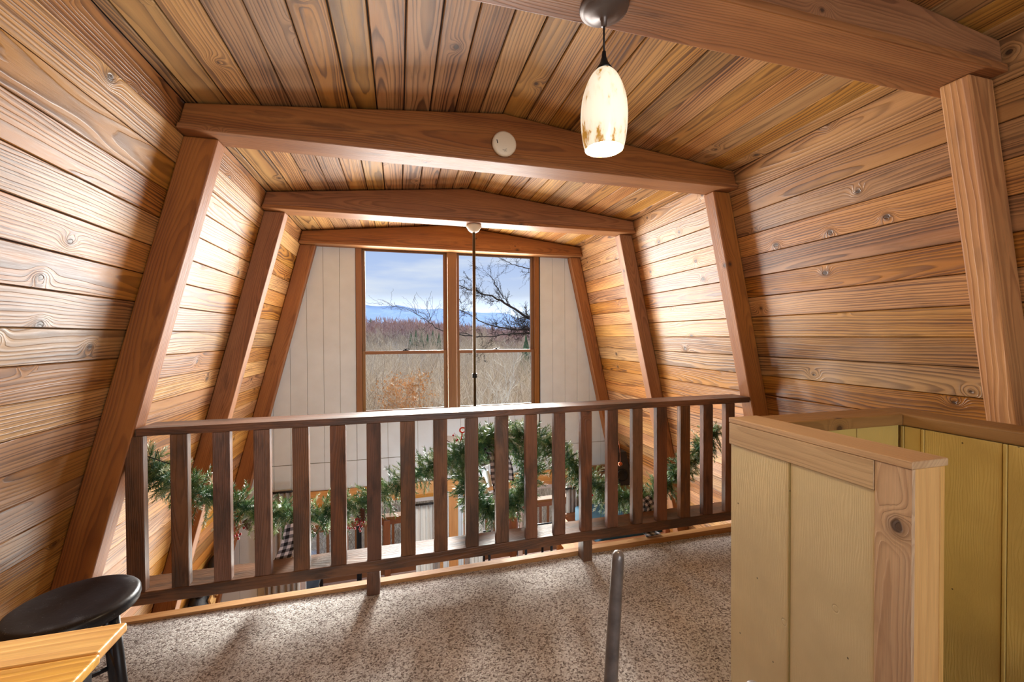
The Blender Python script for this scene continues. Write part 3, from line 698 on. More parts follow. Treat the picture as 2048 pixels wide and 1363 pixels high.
ys = [1.026, .9685, .7755, .585, .39, .2, .0, -.2, -.4, -.6, -.8, -1.0, -1.2]
for a, b in zip(ys[1:], ys[:-1]):
    mb = MB(); mb.box(1.6625, 1.671, a+.001, b-.0105, .004, ZT-.0425, 'z'); mb.build('painted_board', M_PAINT2, fwl, bevel=.0015)
    mb = MB(); mb.box(1.6595, 1.671, b-.0095, b-.001, .004, ZT-.0425, 'z'); mb.build('batten', M_PAINT2, fwl, bevel=.002)
mb = MB(); mb.box(1.672, 1.755, -1.19, 1.115, .004, ZT-.0405, 'z'); mb.build('core', M_PAINT, fwl)

# ------------------------------------------------------------------ pendant lamp
px_, py_ = .541, 1.03; zc = ZB-.004
pl = thing('pendant_lamp', 'lit pendant lamp with marbled glass shade hung from near beam', 'lamp', (px_, py_, zc))
mb = MB(); mb.lathe([(.001, -.001), (.064, -.001), (.066, -.006), (.064, -.012), (.057, -.013), (.054, -.018), (.035, -.027), (.012, -.033), (.009, -.038), (.0075, -.055), (.001, -.056)], (px_, py_, zc), 40); mb.build('canopy', M_BRONZE, pl, smooth=True)
mb = MB(); mb.tube([(px_, py_, zc-.05), (px_, py_, 2.068)], .0026, 8); mb.build('cord', M_DARKM, pl, smooth=True)
mb = MB(); mb.lathe([(.001, 2.070), (.005, 2.070), (.0065, 2.055), (.011, 2.040), (.019, 2.027), (.025, 2.018), (.001, 2.017)], (px_, py_, 0), 28); mb.build('socket_cup', M_DARKM, pl, smooth=True)
prof = [(.022, 2.019), (.036, 2.003), (.049, 1.975), (.058, 1.945), (.0625, 1.910), (.0625, 1.880), (.060, 1.850), (.0555, 1.822), (.0515, 1.806)]
sm = []
for i in range(len(prof)-1):
    for k in range(4):
        f = k/4; p0 = prof[max(i-1, 0)]; p1, p2 = prof[i], prof[i+1]; p3 = prof[min(i+2, len(prof)-1)]
        sm.append(tuple(.5*(2*p1[c]+(p2[c]-p0[c])*f+(2*p0[c]-5*p1[c]+4*p2[c]-p3[c])*f*f+(3*p1[c]-p0[c]-3*p2[c]+p3[c])*f**3) for c in (0, 1)))
sm.append(prof[-1])
inner = [(max(r-.003, .001), z) for r, z in sm[::-1]]
mb = MB(); mb.lathe(sm+inner, (px_, py_, 0), 40)
sh = mb.build('shade', M_SHADE, pl, smooth=True)
# shade material reads object space: give it world heights
for n in M_SHADE.node_tree.nodes:
    if n.type == 'TEX_COORD':
        ad = N(M_SHADE.node_tree, 'ShaderNodeVectorMath', operation='ADD'); ad.inputs[1].default_value = (0, 0, zc)
        outs = [l.to_socket for l in n.outputs['Object'].links]
        for s_ in outs: L(M_SHADE.node_tree, ad.outputs[0], s_)
        L(M_SHADE.node_tree, n.outputs['Object'], ad.inputs[0]); break
mb = MB(); mb.lathe([(.001, 1.965), (.014, 1.955), (.018, 1.925), (.026, 1.90), (.028, 1.88), (.022, 1.86), (.001, 1.852)], (px_, py_, 0), 20); mb.build('bulb', M_BULB, pl, smooth=True)
lamp('POINT', 'pendant_light', (px_, py_, 1.80), 14, (1, .78, .50), shadow_soft_size=.05)

# ------------------------------------------------------------------ smoke detector
dx, dz, dy = .529, 2.291, FR[3][0]+.0115
dt = thing('smoke_detector', 'round white detector fixed to beam above the railing', 'detector', (dx, dy, dz))
mb = MB(); mb.lathe([(.001, 0), (.060, 0), (.063, -.008), (.064, -.020), (.060, -.027), (.052, -.030), (.001, -.0305)], (dx, dy, dz), 48, ax='y'); mb.build('housing', M_WHITE, dt, smooth=True)
mb = MB(); mb.bar((dx-.042, dy-.0305, dz+.012), (dx-.038, dy-.0305, dz-.006), .004, .002, (0, 1, 0)); mb.build('slot', M_DARKM, dt)
mb = MB()
mb.tube([(dx+.008+.0055*math.cos(a), dy-.031, dz-.036+.0055*math.sin(a)) for a in [math.radians(60+24*k) for k in range(11)]], .0008, 5)
mb.bar((dx-.012, dy-.031, dz-.036), (dx-.001, dy-.031, dz-.036), .0016, .001, (0, 1, 0)); mb.tube([(dx-.0005+.004*math.cos(a), dy-.031, dz-.038+.005*math.sin(a)) for a in [math.radians(180+18*k) for k in range(11)]], .0007, 5)
mb.build('logo', plain('grey_print', srgb(110, 104, 92), .6), dt)

# ------------------------------------------------------------------ ceiling fan on its long rod
fx, fy = .585, 3.32
fn = thing('ceiling_fan', 'ceiling fan on long rod from beam beyond the railing', 'ceiling fan', (fx, fy, ZB))
mb = MB(); mb.lathe([(.001, -.001), (.058, -.001), (.062, -.012), (.060, -.02), (.040, -.05), (.022, -.062), (.001, -.064)], (fx, fy, ZB), 32); mb.build('canopy', M_WHITE, fn, smooth=True)
mb = MB(); mb.tube([(fx, fy, ZB-.06), (fx, fy, .50)], .0125, 12); mb.build('downrod', plain('brass_brown', srgb(92, 72, 44), .35, metal=.7), fn, smooth=True)
mb = MB(); mb.lathe([(.001, 1.0), (.02, 1.0), (.02, .965), (.001, .965)], (fx, fy, 0), 16); mb.build('coupling', M_DARKM, fn, smooth=True)
mb = MB(); mb.lathe([(.001, .50), (.035, .50), (.05, .46), (.12, .44), (.165, .40), (.172, .36), (.165, .30), (.12, .27), (.06, .25), (.05, .21), (.001, .20)], (fx, fy, 0), 36); mb.build('motor_housing', M_GREEN, fn, smooth=True)
for k in range(3):
    a = math.radians(-15+120*k); d = Vector((math.cos(a), math.sin(a), 0)); q = Vector((-math.sin(a), math.cos(a), .10)).normalized(); c = Vector((fx, fy, .355)); mb = MB()
    n_ = d.cross(q)
    P = [(.17, -.03), (.24, -.055), (.60, -.07), (.635, -.05), (.645, 0), (.635, .05), (.60, .07), (.24, .055), (.17, .03)]
    mb.prism([c+d*x+q*y for x, y in P], n_*.008, d); mb.build('blade', M_BLADE, fn)
for k in range(4):
    a = math.radians(20+90*k); d = Vector((math.cos(a), math.sin(a), 0)); c = Vector((fx, fy, .21))
    mb = MB(); mb.tube([c+d*.03, c+d*.085+Vector((0, 0, .01)), c+d*.105+Vector((0, 0, -.02))], .008, 8); ar = mb.build('lamp_arm', M_GREEN, fn, smooth=True)
    mb = MB(); mb.lathe([(.018, 0), (.026, -.02), (.040, -.06), (.046, -.10), (.056, -.125), (.053, -.125), (.043, -.10), (.037, -.06), (.023, -.02)], c+d*.105+Vector((0, 0, -.015)), 20); mb.build('glass_shade', M_GLASSW, ar, smooth=True)

# ------------------------------------------------------------------ stool
dust(M_STOOL)
SC = Vector((-.937, 1.521, 0)); SZ = .520; SRr = .1505
st = thing('stool', 'black round wooden stool beside the left wall and railing', 'stool', (SC.x, SC.y, .006))
mb = MB(); mb.lathe([(.001, SZ-.040), (SRr-.012, SZ-.040), (SRr-.003, SZ-.034), (SRr, SZ-.022), (SRr-.001, SZ-.010), (SRr-.006, SZ-.003), (SRr-.014, SZ), (SRr*.7, SZ-.003), (.001, SZ-.005)], SC, 56); mb.build('seat', M_STOOL, st, smooth=True)
lg = []
for k in range(4):
    a = math.radians(-8+90*k); d = Vector((math.cos(a), math.sin(a), 0)); A = SC+d*.105+Vector((0, 0, SZ-.041)); B = SC+d*.152+Vector((0, 0, .009)); lg.append((A, B))
    mb = MB(); mb.tube([A, A.lerp(B, .5), B], [.013, .0125, .011], 12); mb.build('leg', M_BLACK, st, smooth=True)
for k in range(4):
    for h in ((.55,) if k % 2 else (.42,)):
        P, Q = lg[k][0].lerp(lg[k][1], h), lg[(k+1) % 4][0].lerp(lg[(k+1) % 4][1], h); mb = MB(); mb.tube([P, Q], .0075, 8); mb.build('rung', M_BLACK, st, smooth=True)

# ------------------------------------------------------------------ table (only its far right corner shows)
tb = thing('table', 'honey pine plank table with black legs in the left foreground corner', 'table', (-.85, .65, .006))
yy = .950; wds = [.083, .088, .086, .09, .088, .09, .088]
for k, wd in enumerate(wds):
    xr_ = -.503+(0 if k == 0 else .002+.003*(k % 2))
    mb = MB(); y0 = yy-wd+.0006; mb.prism([(-1.16, yy, .742), (-1.16, yy, .760), (-1.16, y0, .760), (-1.16, y0, .742)], (1.16+xr_, 0, 0), (1, 0, 0), (R.random()*.5+.3, R.random())); mb.build('top_plank', M_TABLE, tb, bevel=.0045, segs=3); yy -= wd
for y0 in (.86, .38):
    mb = MB(); mb.box(-1.13, -.53, y0, y0+.04, .68, .741); mb.build('apron', M_BLACK, tb, bevel=.002)
for x, y in ((-.55, .875), (-1.10, .875), (-.55, .40), (-1.10, .40)):
    mb = MB(); mb.box(x-.02, x+.02, y-.02, y+.02, .009, .7405 if False else .679, 'z'); mb.build('leg', M_BLACK, tb, bevel=.002)

# ------------------------------------------------------------------ chair whose tall back post rises into view
ch = thing('chair', 'worn dark grey chair with one tall round back post rising into view', 'chair', (.3, .7, .006))
def backpost(y, top):
    P = [(.470, y, .009), (.474, y, .20), (.480, y, .36), (.488, y, .46), (.497, y, .60), (.504, y, .70), (.508, y, .758), (.509, y, .769), (.509, y, .7765), (.509, y, .779)]
    mb = MB(); mb.tube(P, [.014, .0155, .0165, .0165, .0158, .0152, .0148, .0138, .0095, .003], 20); mb.build('back_post', M_CHAIR, ch, smooth=True)
backpost(.90, .775); backpost(.50, .775)
mb = MB(); mb.prism([(.08, .48, .425), (.465, .50, .425), (.465, .90, .425), (.08, .92, .425)], (0, 0, .022), (1, 0, 0)); mb.build('seat', M_CHAIR, ch, bevel=.008, segs=3)
for y in (.52, .88):
    mb = MB(); mb.tube([(.12, y, .009), (.12, y, .424)], [.012, .015], 12); mb.build('front_leg', M_CHAIR, ch, smooth=True)
    mb = MB(); mb.tube([(.12, y, .20), (.476, y, .22)], .008, 8); mb.build('stretcher', M_CHAIR, ch, smooth=True)
mb = MB(); mb.tube([(.486, .50, .455), (.50, .70, .458), (.486, .90, .455)], .009, 8); mb.build('back_rail', M_CHAIR, ch, smooth=True)

# ------------------------------------------------------------------ garland and wreath
def catmull(P, n=14):
    P = [Vector(p) for p in P]; out = []
    for i in range(len(P)-1):
        p0, p1, p2, p3 = P[max(i-1, 0)], P[i], P[i+1], P[min(i+2, len(P)-1)]
        for k in range(n):
            f = k/n; out.append(.5*(2*p1+(p2-p0)*f+(2*p0-5*p1+4*p2-p3)*f*f+(3*p1-p0-3*p2+p3)*f**3))
    out.append(P[-1]); return out
def spray(V, Fc, RN, base, d, ln, nn, nl, tone):
    """one fir tip: a bent twig ringed with flat tapering needles"""
    d = d.normalized(); bend = Vector((R.uniform(-.3, .3), R.uniform(-.3, .3), R.uniform(-.5, .1)))
    for k in range(nn):
        f = (k+R.random())/nn; p = base+d*ln*f+bend*ln*f*f*.5; dd = (d+bend*f).normalized()
        a = R.random()*2*PI; o1 = dd.orthogonal().normalized(); o2 = dd.cross(o1)
        side = o1*math.cos(a)+o2*math.sin(a); nd = (side*.85+dd*(.55+.4*f)).normalized()
        l = nl*R.uniform(.7, 1.1)*(1-.25*f); wv = nd.cross(dd).normalized()*.0016
        b = len(V); V += [tuple(p-wv), tuple(p+wv), tuple(p+nd*l*.6+wv*.9), tuple(p+nd*l), tuple(p+nd*l*.6-wv*.9)][:4]
        Fc.append((b, b+1, b+2, b+3)); t_ = min(1, max(0, tone+R.gauss(0, .08)+.12*f)); RN.append((t_, 0))
    # twig
    q = d.orthogonal().normalized()*.0012; b = len(V); V += [tuple(base-q), tuple(base+q), tuple(base+d*ln+bend*ln*.5+q*.4), tuple(base+d*ln+bend*ln*.5-q*.4)]; Fc.append((b, b+1, b+2, b+3)); RN.append((.05, 0))
def foliage(path, dens, ln, nl=.026, closed=False, spread=1.0, nn=46, tonef=None, ylim=2.322):
    V, Fc, RN = [], [], []
    acc = 0
    for i in range(len(path)-1):
        seg = path[i+1]-path[i]; acc += seg.length*dens
        while acc > 0:
            acc -= 1; p = path[i].lerp(path[i+1], R.random()); a = R.random()*2*PI; t_ = seg.normalized(); o1 = t_.orthogonal().normalized(); o2 = t_.cross(o1)
            d = o1*math.cos(a)+o2*math.sin(a); d = d*spread+t_*R.uniform(-.9, .9)
            l = ln*R.uniform(.55, 1.15)
            if (p+d.normalized()*(l+nl*.7)).y < ylim: d.y = abs(d.y)*.6+.1*R.random(); p = Vector((p.x, max(p.y, ylim+.03), p.z))
            tone = tonef(p) if tonef else R.choice((.2, .35, .45, .5, .65, .8))
            spray(V, Fc, RN, p, d, l, nn, nl, tone)
    V = np.array(V); V[:, 1] = np.maximum(V[:, 1], ylim+.002*NR.rand(len(V)))
    V[:, 0] = np.clip(V[:, 0], XL+SL*V[:, 2]+.012, XR-SR*V[:, 2]-.012)
    return V, Fc, RN
YG = 2.385
gp = catmull([(-1.19, YG, .70), (-1.10, YG, .615), (-.966, YG, .525), (-.768, YG, .425), (-.608, YG, .368), (-.416, YG, .358), (-.188, YG, .405), (-.002, YG, .485), (.15, YG, .55), (.30, YG, .60), (.50, YG+.03, .68), (.75, YG+.03, .69), (.93, YG, .60), (1.05, YG, .50), (1.16, YG, .37), (1.26, YG, .30), (1.40, YG, .25), (1.56, YG, .235), (1.70, YG, .29), (1.80, YG, .37), (1.92, YG, .47), (2.02, YG, .55), (2.13, YG, .66)])
ga = thing('garland', 'green artificial fir garland with berries and cones hung behind the railing', 'garland', (.45, YG, .4))
V, Fc, RN = foliage(gp, 400, .12, nl=.031, nn=60)
raw('foliage', V, Fc, M_NEEDLE, ga, rn=RN)
mb = MB(); mb.tube([p+Vector((0, .03, 0)) for p in gp[::3]], .002, 6); mb.tube([(-1.150, 2.325, .745), (-1.02, 2.36, .665)], .0022, 6); mb.build('wire', M_DARKM, ga)
def ico(mb, c, r, n=8):
    pr = [(max(r*math.sin(PI*k/6), .0003), r*math.cos(PI*k/6)) for k in range(6, -1, -1)]; mb.lathe(pr, c, n)
def berries(c, n, sp=.022):
    mb = MB()
    for _ in range(n):
        p = Vector(c)+Vector((R.gauss(0, sp), R.gauss(0, sp*.6), R.gauss(-.012, sp))); p.y = max(p.y, 2.335); ico(mb, p, .0062); mb.tube([p+Vector((0, 0, .005)), Vector(c)+Vector((0, 0, .03))], .0008, 4, cap=False)
    mb.build('berries', M_RED, ga, smooth=True)
def cone(c, d=(0, 0, -1), ln=.06, r=.02):
    mb = MB(); c = Vector(c); d = Vector(d).normalized(); o1 = d.orthogonal().normalized(); o2 = d.cross(o1); mb.tube([c, c+d*ln*.5, c+d*ln], [r*.5, r*.6, r*.2], 8)
    for k in range(34):
        f = k/34; a = k*2.4; s_ = o1*math.cos(a)+o2*math.sin(a); rr = r*math.sin(PI*(.18+.8*f)); p = c+d*ln*f
        q = d.cross(s_)*.006; t_ = p+s_*rr*1.05-d*.002
        mb.prism([p+q*.5, t_+q, t_+s_*.004, t_-q, p-q*.5], -d*.002, d)
    mb.build('pine_cone', M_CONE, ga)
for c, n in (((-.82, 2.37, .335), 12), ((-.225, 2.36, .30), 13), ((1.10, 2.36, .385), 13), ((.30, 2.37, .72), 3)): berries(c, n)
cone((-.76, 2.37, .375), (.5, -.2, -1)); cone((-.20, 2.37, .37), (.1, -.2, -1), .07); cone((1.09, 2.36, .46), (.1, -.2, -1), .08, .024); cone((1.115, 2.36, .43), (.6, -.3, -.4), .04, .02)
mb = MB(); mb.tube([(.345+.016*math.cos(a), 2.36, .765+.014*math.sin(a)) for a in [2*PI*k/14 for k in range(15)]], .0045, 6); mb.tube([(.345, 2.36, .752), (.335, 2.37, .70)], .003, 5)
mb.build('curled_tip', M_ORANGE, ga, smooth=True)

wc = Vector((.585, 2.475, .455)); wp = [wc+Vector((.205*math.cos(a), 0, .235*math.sin(a))) for a in [2*PI*k/60 for k in range(61)]]
wre = thing('wreath', 'large round green wreath hung at the middle of the garland', 'wreath', wc)
V, Fc, RN = foliage(wp, 560, .125, nl=.031, nn=58, tonef=lambda p: R.choice((.15, .25, .35, .45, .55, .65)), ylim=2.43)
raw('foliage', V, Fc, M_NEEDLE, wre, rn=RN)
mb = MB(); mb.tube([p+Vector((0, .03, 0)) for p in wp], .004, 8, cap=False); mb.build('ring', M_DARKM, wre)

# plaid ribbons
def ribbon(mb, pts, wd, side=(1, 0, 0), w2=None):
    pts = catmull(pts, 6); side = Vector(side).normalized(); ln = 0; n = len(pts); w2 = w2 or wd
    for i in range(n-1):
        l1 = ln+(pts[i+1]-pts[i]).length; wa = wd+(w2-wd)*i/(n-1); wb = wd+(w2-wd)*(i+1)/(n-1)
        mb.face([pts[i]-side*wa/2, pts[i]+side*wa/2, pts[i+1]+side*wb/2, pts[i+1]-side*wb/2], [(ln, -wa/2), (ln, wa/2), (l1, wb/2), (l1, -wb/2)]); ln = l1
def solid_cloth(o, t=.0016):
    m = o.modifiers.new('thick', 'SOLIDIFY'); m.thickness = t; return o
b1 = thing('ribbon_bow', 'black and white checked ribbon bow hanging from the left garland swag', 'bow', (-.56, 2.37, .36))
mb = MB(); ribbon(mb, [(-.545, 2.350, .34), (-.56, 2.345, .24), (-.585, 2.35, .16), (-.60, 2.355, .075)], .05, (1, .1, .1), .10); solid_cloth(mb.build('tail', M_PLAID, b1))
mb = MB(); ribbon(mb, [(-.54, 2.40, .34), (-.53, 2.405, .25), (-.50, 2.41, .18), (-.49, 2.41, .12)], .045, (1, -.2, 0), .06); solid_cloth(mb.build('tail', M_PLAID, b1))
b2 = thing('ribbon_bow', 'black and white checked ribbon bow hanging low from the right garland swag', 'bow', (1.50, 2.37, .25))
mb = MB(); ribbon(mb, [(1.52, 2.345, .26), (1.55, 2.34, .22), (1.565, 2.345, .18), (1.55, 2.35, .14)], .06, (1, 0, .45), .075); solid_cloth(mb.build('loop', M_PLAID, b2))
mb = MB(); ribbon(mb, [(1.50, 2.36, .22), (1.50, 2.355, .12), (1.525, 2.350, .06), (1.535, 2.335, .045), (1.54, 2.300, .0405), (1.54, 2.280, .0405)], .05, (1, 0, .05), .11); solid_cloth(mb.build('tail', M_PLAID, b2))
mb = MB(); ribbon(mb, [(1.48, 2.37, .22), (1.44, 2.37, .16), (1.42, 2.37, .10), (1.40, 2.365, .055)], .035, (1, 0, .3), .045); solid_cloth(mb.build('tail', M_PLAID, b2))
b3 = thing('ribbon_bow', 'black and white checked ribbon bow in the middle of the wreath', 'bow', (.56, 2.41, .60))
mb = MB(); ribbon(mb, [(.555, 2.415, .62), (.555, 2.41, .54), (.56, 2.41, .46), (.575, 2.415, .40), (.58, 2.42, .35)], .075, (1, 0, 0), .085); solid_cloth(mb.build('tail', M_PLAID, b3))
mb = MB(); ribbon(mb, [(.57, 2.418, .62), (.61, 2.41, .57), (.63, 2.415, .50), (.635, 2.42, .43)], .05, (1, 0, -.2), .06); solid_cloth(mb.build('tail', M_PLAID, b3))
mb = MB(); ribbon(mb, [(.56, 2.42, .63), (.52, 2.40, .655), (.48, 2.41, .63), (.51, 2.42, .60), (.555, 2.42, .62)], .035, (0, 1, .2)); solid_cloth(mb.build('loop', M_PLAID, b3))
mb = MB(); ico(mb, (1.378, 2.41, .468), .014, 14); mb.tube([(1.378, 2.41, .482), (1.378, 2.41, .53), (1.36, 2.40, .62)], .0008, 4)
# copper ball rests against the lower right swag wire
put(mb.build('ball_ornament', M_COPPER, smooth=True), 'small round copper ball hanging right of the wreath', 'ornament')

# ------------------------------------------------------------------ lower room furniture that shows through the railing
bd = thing('bed', 'raised bed with blue bedding and brown wood frame below right wall', 'bed', (2.3, 4.0, ZF))
mb = MB(); mb.box(1.90, 2.62, 3.72, 4.34, -.80, -.62, 'x'); mb.build('mattress', M_BLUE, bd, bevel=.03, segs=4)
mb = MB(); mb.box(1.72, 2.66, 3.66, 3.70, -1.02, -.72, 'x'); mb.box(1.72, 2.66, 4.36, 4.40, -1.02, -.72, 'x'); mb.box(1.72, 1.76, 3.70, 4.36, -1.02, -.72, 'y'); mb.box(1.77, 2.66, 3.71, 4.35, -.86, -.82, 'x'); mb.build('frame', M_DRAIL, bd, bevel=.003)
for x, y in ((1.74, 3.68), (2.63, 3.68), (1.74, 4.38), (2.63, 4.38)):
    mb = MB(); mb.box(x-.03, x+.03, y-.03, y+.03, ZF+.001, -.66, 'z'); mb.build('post', M_DRAIL, bd, bevel=.003)
mb = MB(); mb.lathe([(.001, -.05), (.10, -.045), (.13, -.01), (.12, .03), (.07, .05), (.001, .055)], (0, 0, 0), 24)
mb.v = [(2.42+x*1.2, 3.90+y*.9, -.57+z) for x, y, z in mb.v]
put(mb.build('pillow', plain('dark_navy_cloth', srgb(26, 32, 44), .8), smooth=True), 'dark navy pillow on the blue raised bed', 'pillow')
sp_ = thing('speaker', 'black box speaker hanging on the right wall by the end post', 'speaker', (2.36, 4.2, -.36))
mb = MB(); mb.prism([(2.285, 4.10, -.36), (2.50, 4.10, -.36), (2.42, 4.10, .02), (2.285, 4.10, .02)], (0, .22, 0), (0, 0, 1)); mb.build('cabinet', M_BLACK, sp_, bevel=.008)
mb = MB(); mb.lathe([(.001, -.001), (.05, -.004), (.065, -.012), (.07, -.004), (.07, 0)], (2.37, 4.099, -.24), 24, ax='y'); mb.build('cone_driver', M_DARKM, sp_, smooth=True)
# carved ornament on left wall
cv = thing('wall_carving', 'black and tan carved animal figure on lower left wall planks', 'wall decoration', (-1.60, 4.05, -.90))
def blob(mb, c, r, n=12, sq=(1, 1, 1)):
    b = MB(); ico(b, (0, 0, 0), 1, n); i0 = len(mb.v)
    mb.v += [(c[0]+x*r*sq[0], c[1]+y*r*sq[1], c[2]+z*r*sq[2]) for x, y, z in b.v]; mb.f += [tuple(i+i0 for i in f) for f in b.f]; mb.uv += b.uv; mb.rn += b.rn
cx_ = lambda z: wl(z)+.06
mb = MB()
for (y, z, r, q) in ((3.90, -1.02, .10, (.6, 1, 1.1)), (4.02, -.93, .11, (.6, 1, 1)), (4.14, -.84, .11, (.6, 1, 1)), (4.24, -.74, .10, (.6, .9, 1.1)), (4.30, -.62, .055, (.8, .8, 1.2)), (4.22, -.98, .10, (.5, .9, 1)), (3.84, -.90, .05, (.8, .7, 1.2)), (3.97, -.80, .05, (.8, .7, 1.2))): blob(mb, (cx_(z)+.02, y, z), r, 14, q)
mb.build('body', M_BEARM, cv, smooth=True)
for (y, z, a) in ((3.87, -.99, .6), (4.05, -.93, -.3), (4.12, -.88, .4), (4.0, -1.04, .9), (4.14, -1.0, .2)):
    mb = MB(); x = cx_(z)+.09; mb.prism([(x, y+.045*math.cos(a+t)*(.45 if k % 2 else 1), z+.075*math.sin(a+t)*(.45 if k % 2 else 1)) for k, t in enumerate([0, .9, PI/2, 2.2, PI, 4.0, 3*PI/2, 5.4])], (.02, 0, 0), (0, 0, 1))
    mb.build('tan_relief', M_TAN, cv, bevel=.004)

# ------------------------------------------------------------------ deck outside
mb = MB()
for i in range(18): mb.box(-3.0, 5.4, 4.62+i*.122, 4.62+i*.122+.116, ZF-.04, ZF-.0, 'x')
put(mb.build('floor_deck', M_DECK), kind='structure')
dr = thing('deck_railing', 'orange-brown wooden deck railing outside beyond the glass doors', 'railing', (1.0, 6.72, ZF))
mb = MB(); mb.box(-3.0, 5.4, 6.60, 6.76, -1.50, -1.46, 'x'); mb.build('top_rail', M_DRAIL, dr, bevel=.004)
mb = MB(); mb.box(-3.0, 5.4, 6.66, 6.70, -1.60, -1.505, 'x'); mb.build('sub_rail', M_DRAIL, dr, bevel=.003)
mb = MB(); mb.box(-3.0, 5.4, 6.66, 6.70, ZF+.03, ZF+.12, 'x'); mb.build('bottom_rail', M_DRAIL, dr, bevel=.003)
for i in range(62):
    x = -2.95+i*.135
    if x > 5.3: break
    mb = MB(); mb.box(x-.018, x+.018, 6.702, 6.738, ZF+.04, -1.502, 'z'); mb.build('baluster', M_DRAIL, dr)
for x in (-2.2, -.2, 1.8, 3.8):
    mb = MB(); mb.box(x-.045, x+.045, 6.565, 6.655, ZF+.001, -1.502, 'z'); mb.build('post', M_DRAIL, dr, bevel=.004)
mb = MB(); mb.tube([(-.588, 6.40, ZF+.002), (-.588, 6.40, ZF+.02)], .09, 20); mb.tube([(-.588, 6.40, ZF+.02), (-.588, 6.40, -1.25)], .035, 16); mb.lathe([(.001, -1.25), (.06, -1.25), (.07, -1.2), (.05, -1.08), (.02, -1.03), (.001, -1.02)], (-.588, 6.40, 0), 16)
put(mb.build('torch_stand', M_DARKM), 'black standing post on deck behind left railing section', 'post lamp')
pc = thing('patio_chair', 'black metal patio chair on the deck, left of its twin', 'patio chair', (1.08, 6.4, ZF), 'black patio chairs on the deck')
for x, y in ((.87, 6.12), (.87, 6.55), (1.29, 6.12), (1.29, 6.55)):
    mb = MB(); mb.tube([(x, y, ZF+.002), (x, y, ZF+.43)], .020, 10); mb.build('leg', M_DARKM, pc, smooth=True)
mb = MB(); mb.box(.85, 1.31, 6.10, 6.57, ZF+.43, ZF+.46); mb.build('seat', M_DARKM, pc, bevel=.006)
mb = MB(); mb.tube([(.87, 6.12, ZF+.46), (.87, 6.04, ZF+.80), (1.29, 6.04, ZF+.80), (1.29, 6.12, ZF+.46)], .014, 10)
for k in range(4): mb.tube([(.95+k*.085, 6.11, ZF+.47), (.95+k*.085, 6.045, ZF+.79)], .007, 6)
mb.build('backrest', M_DARKM, pc, smooth=True)
copy_tree(pc, (2.08, 6.4, ZF), label='black metal patio chair on the deck, right of its twin')
bt = thing('patio_table', 'low grey metal table on the deck, seen under the left railing', 'patio table', (-1.4, 6.3, ZF))
mb = MB(); mb.box(-1.75, -1.08, 6.05, 6.5, ZF+.30, ZF+.335); mb.build('top', M_DARKM, bt, bevel=.004)
for x, y in ((-1.72, 6.08), (-1.72, 6.47), (-1.11, 6.08), (-1.11, 6.47)):
    mb = MB(); mb.box(x-.02, x+.02, y-.02, y+.02, ZF+.002, ZF+.299, 'z'); mb.build('leg', M_DARKM, bt)

# ------------------------------------------------------------------ land outside
def terr(x, y):
    x = np.asarray(x, float); y = np.asarray(y, float)
    base = np.interp(y, [4.5, 9, 20, 45, 90, 150, 260, 420, 700, 1500], [-4.6, -5.4, -8.0, -13, -16, -13, 0, 4, -10, -40])
    return base+np.sin(x*.05+1)*np.minimum(1.5, y*.02)+np.sin(x*.013+y*.01)*np.minimum(4, y*.02)
ys = np.concatenate([np.linspace(4.65, 60, 60), np.linspace(65, 700, 60)]); us = np.linspace(-1.2, 1.6, 90)
Yg, Ug = np.meshgrid(ys, us, indexing='ij'); Xg = Ug*(Yg+8); Zg = terr(Xg, Yg)
I = np.arange(Yg.size).reshape(Yg.shape)
o = raw('ground', np.stack([Xg, Yg, Zg], -1).reshape(-1, 3), np.stack([I[:-1, :-1], I[:-1, 1:], I[1:, 1:], I[1:, :-1]], -1).reshape(-1, 4), M_GROUND, smooth=True)
put(o, 'leaf covered wooded slope falling away beyond the deck', 'ground', kind='structure')
# mountains
def ridge(name, y0, zr, label, mat, seed, x0=-2600, x1=3600):
    rr = np.random.RandomState(seed); nx, ny = 260, 30; xs = np.linspace(x0, x1, nx)
    prof = np.interp(xs, zr[0], zr[1]); 
    for k in range(1, 9): prof += np.sin(xs*.004*k*1.3+rr.rand()*6)*9/k
    V = []
    for j in range(ny):
        f = j/(ny-1)
        spur = np.sin(xs*.011+rr.rand()*1.5)*30*(1-f)*np.sin(f*PI)
        V.append(np.stack([xs, np.full(nx, y0-900*(1-f))+spur, -60+(prof+60)*(f**.8)+np.sin(xs*.02+f*9)*10*(1-f)], -1))
    V = np.concatenate(V); I = np.arange(nx*ny).reshape(ny, nx)
    o = raw(name, V, np.stack([I[:-1, :-1], I[:-1, 1:], I[1:, 1:], I[1:, :-1]], -1).reshape(-1, 4), mat, smooth=True); put(o, label, 'mountain')
YM = 3400
def pix2x(px): a = (px-1024)/F; return (math.sin(YAW)+a*math.cos(YAW))/(math.cos(YAW)-a*math.sin(YAW))*YM
def elz(px, py): a = (px-1024)/F; return (672-py)/F/(math.cos(YAW)-a*math.sin(YAW))*YM
pp = [(400, 625), (700, 613), (735, 609), (760, 614), (795, 608), (830, 613), (890, 617), (940, 621), (1000, 628), (1060, 641), (1130, 652), (1400, 655)]
ridge('mountain', YM, ([pix2x(a) for a, b in pp], [elz(a, b) for a, b in pp]), 'blue forested mountain ridge on the horizon', M_MOUNT, 3)

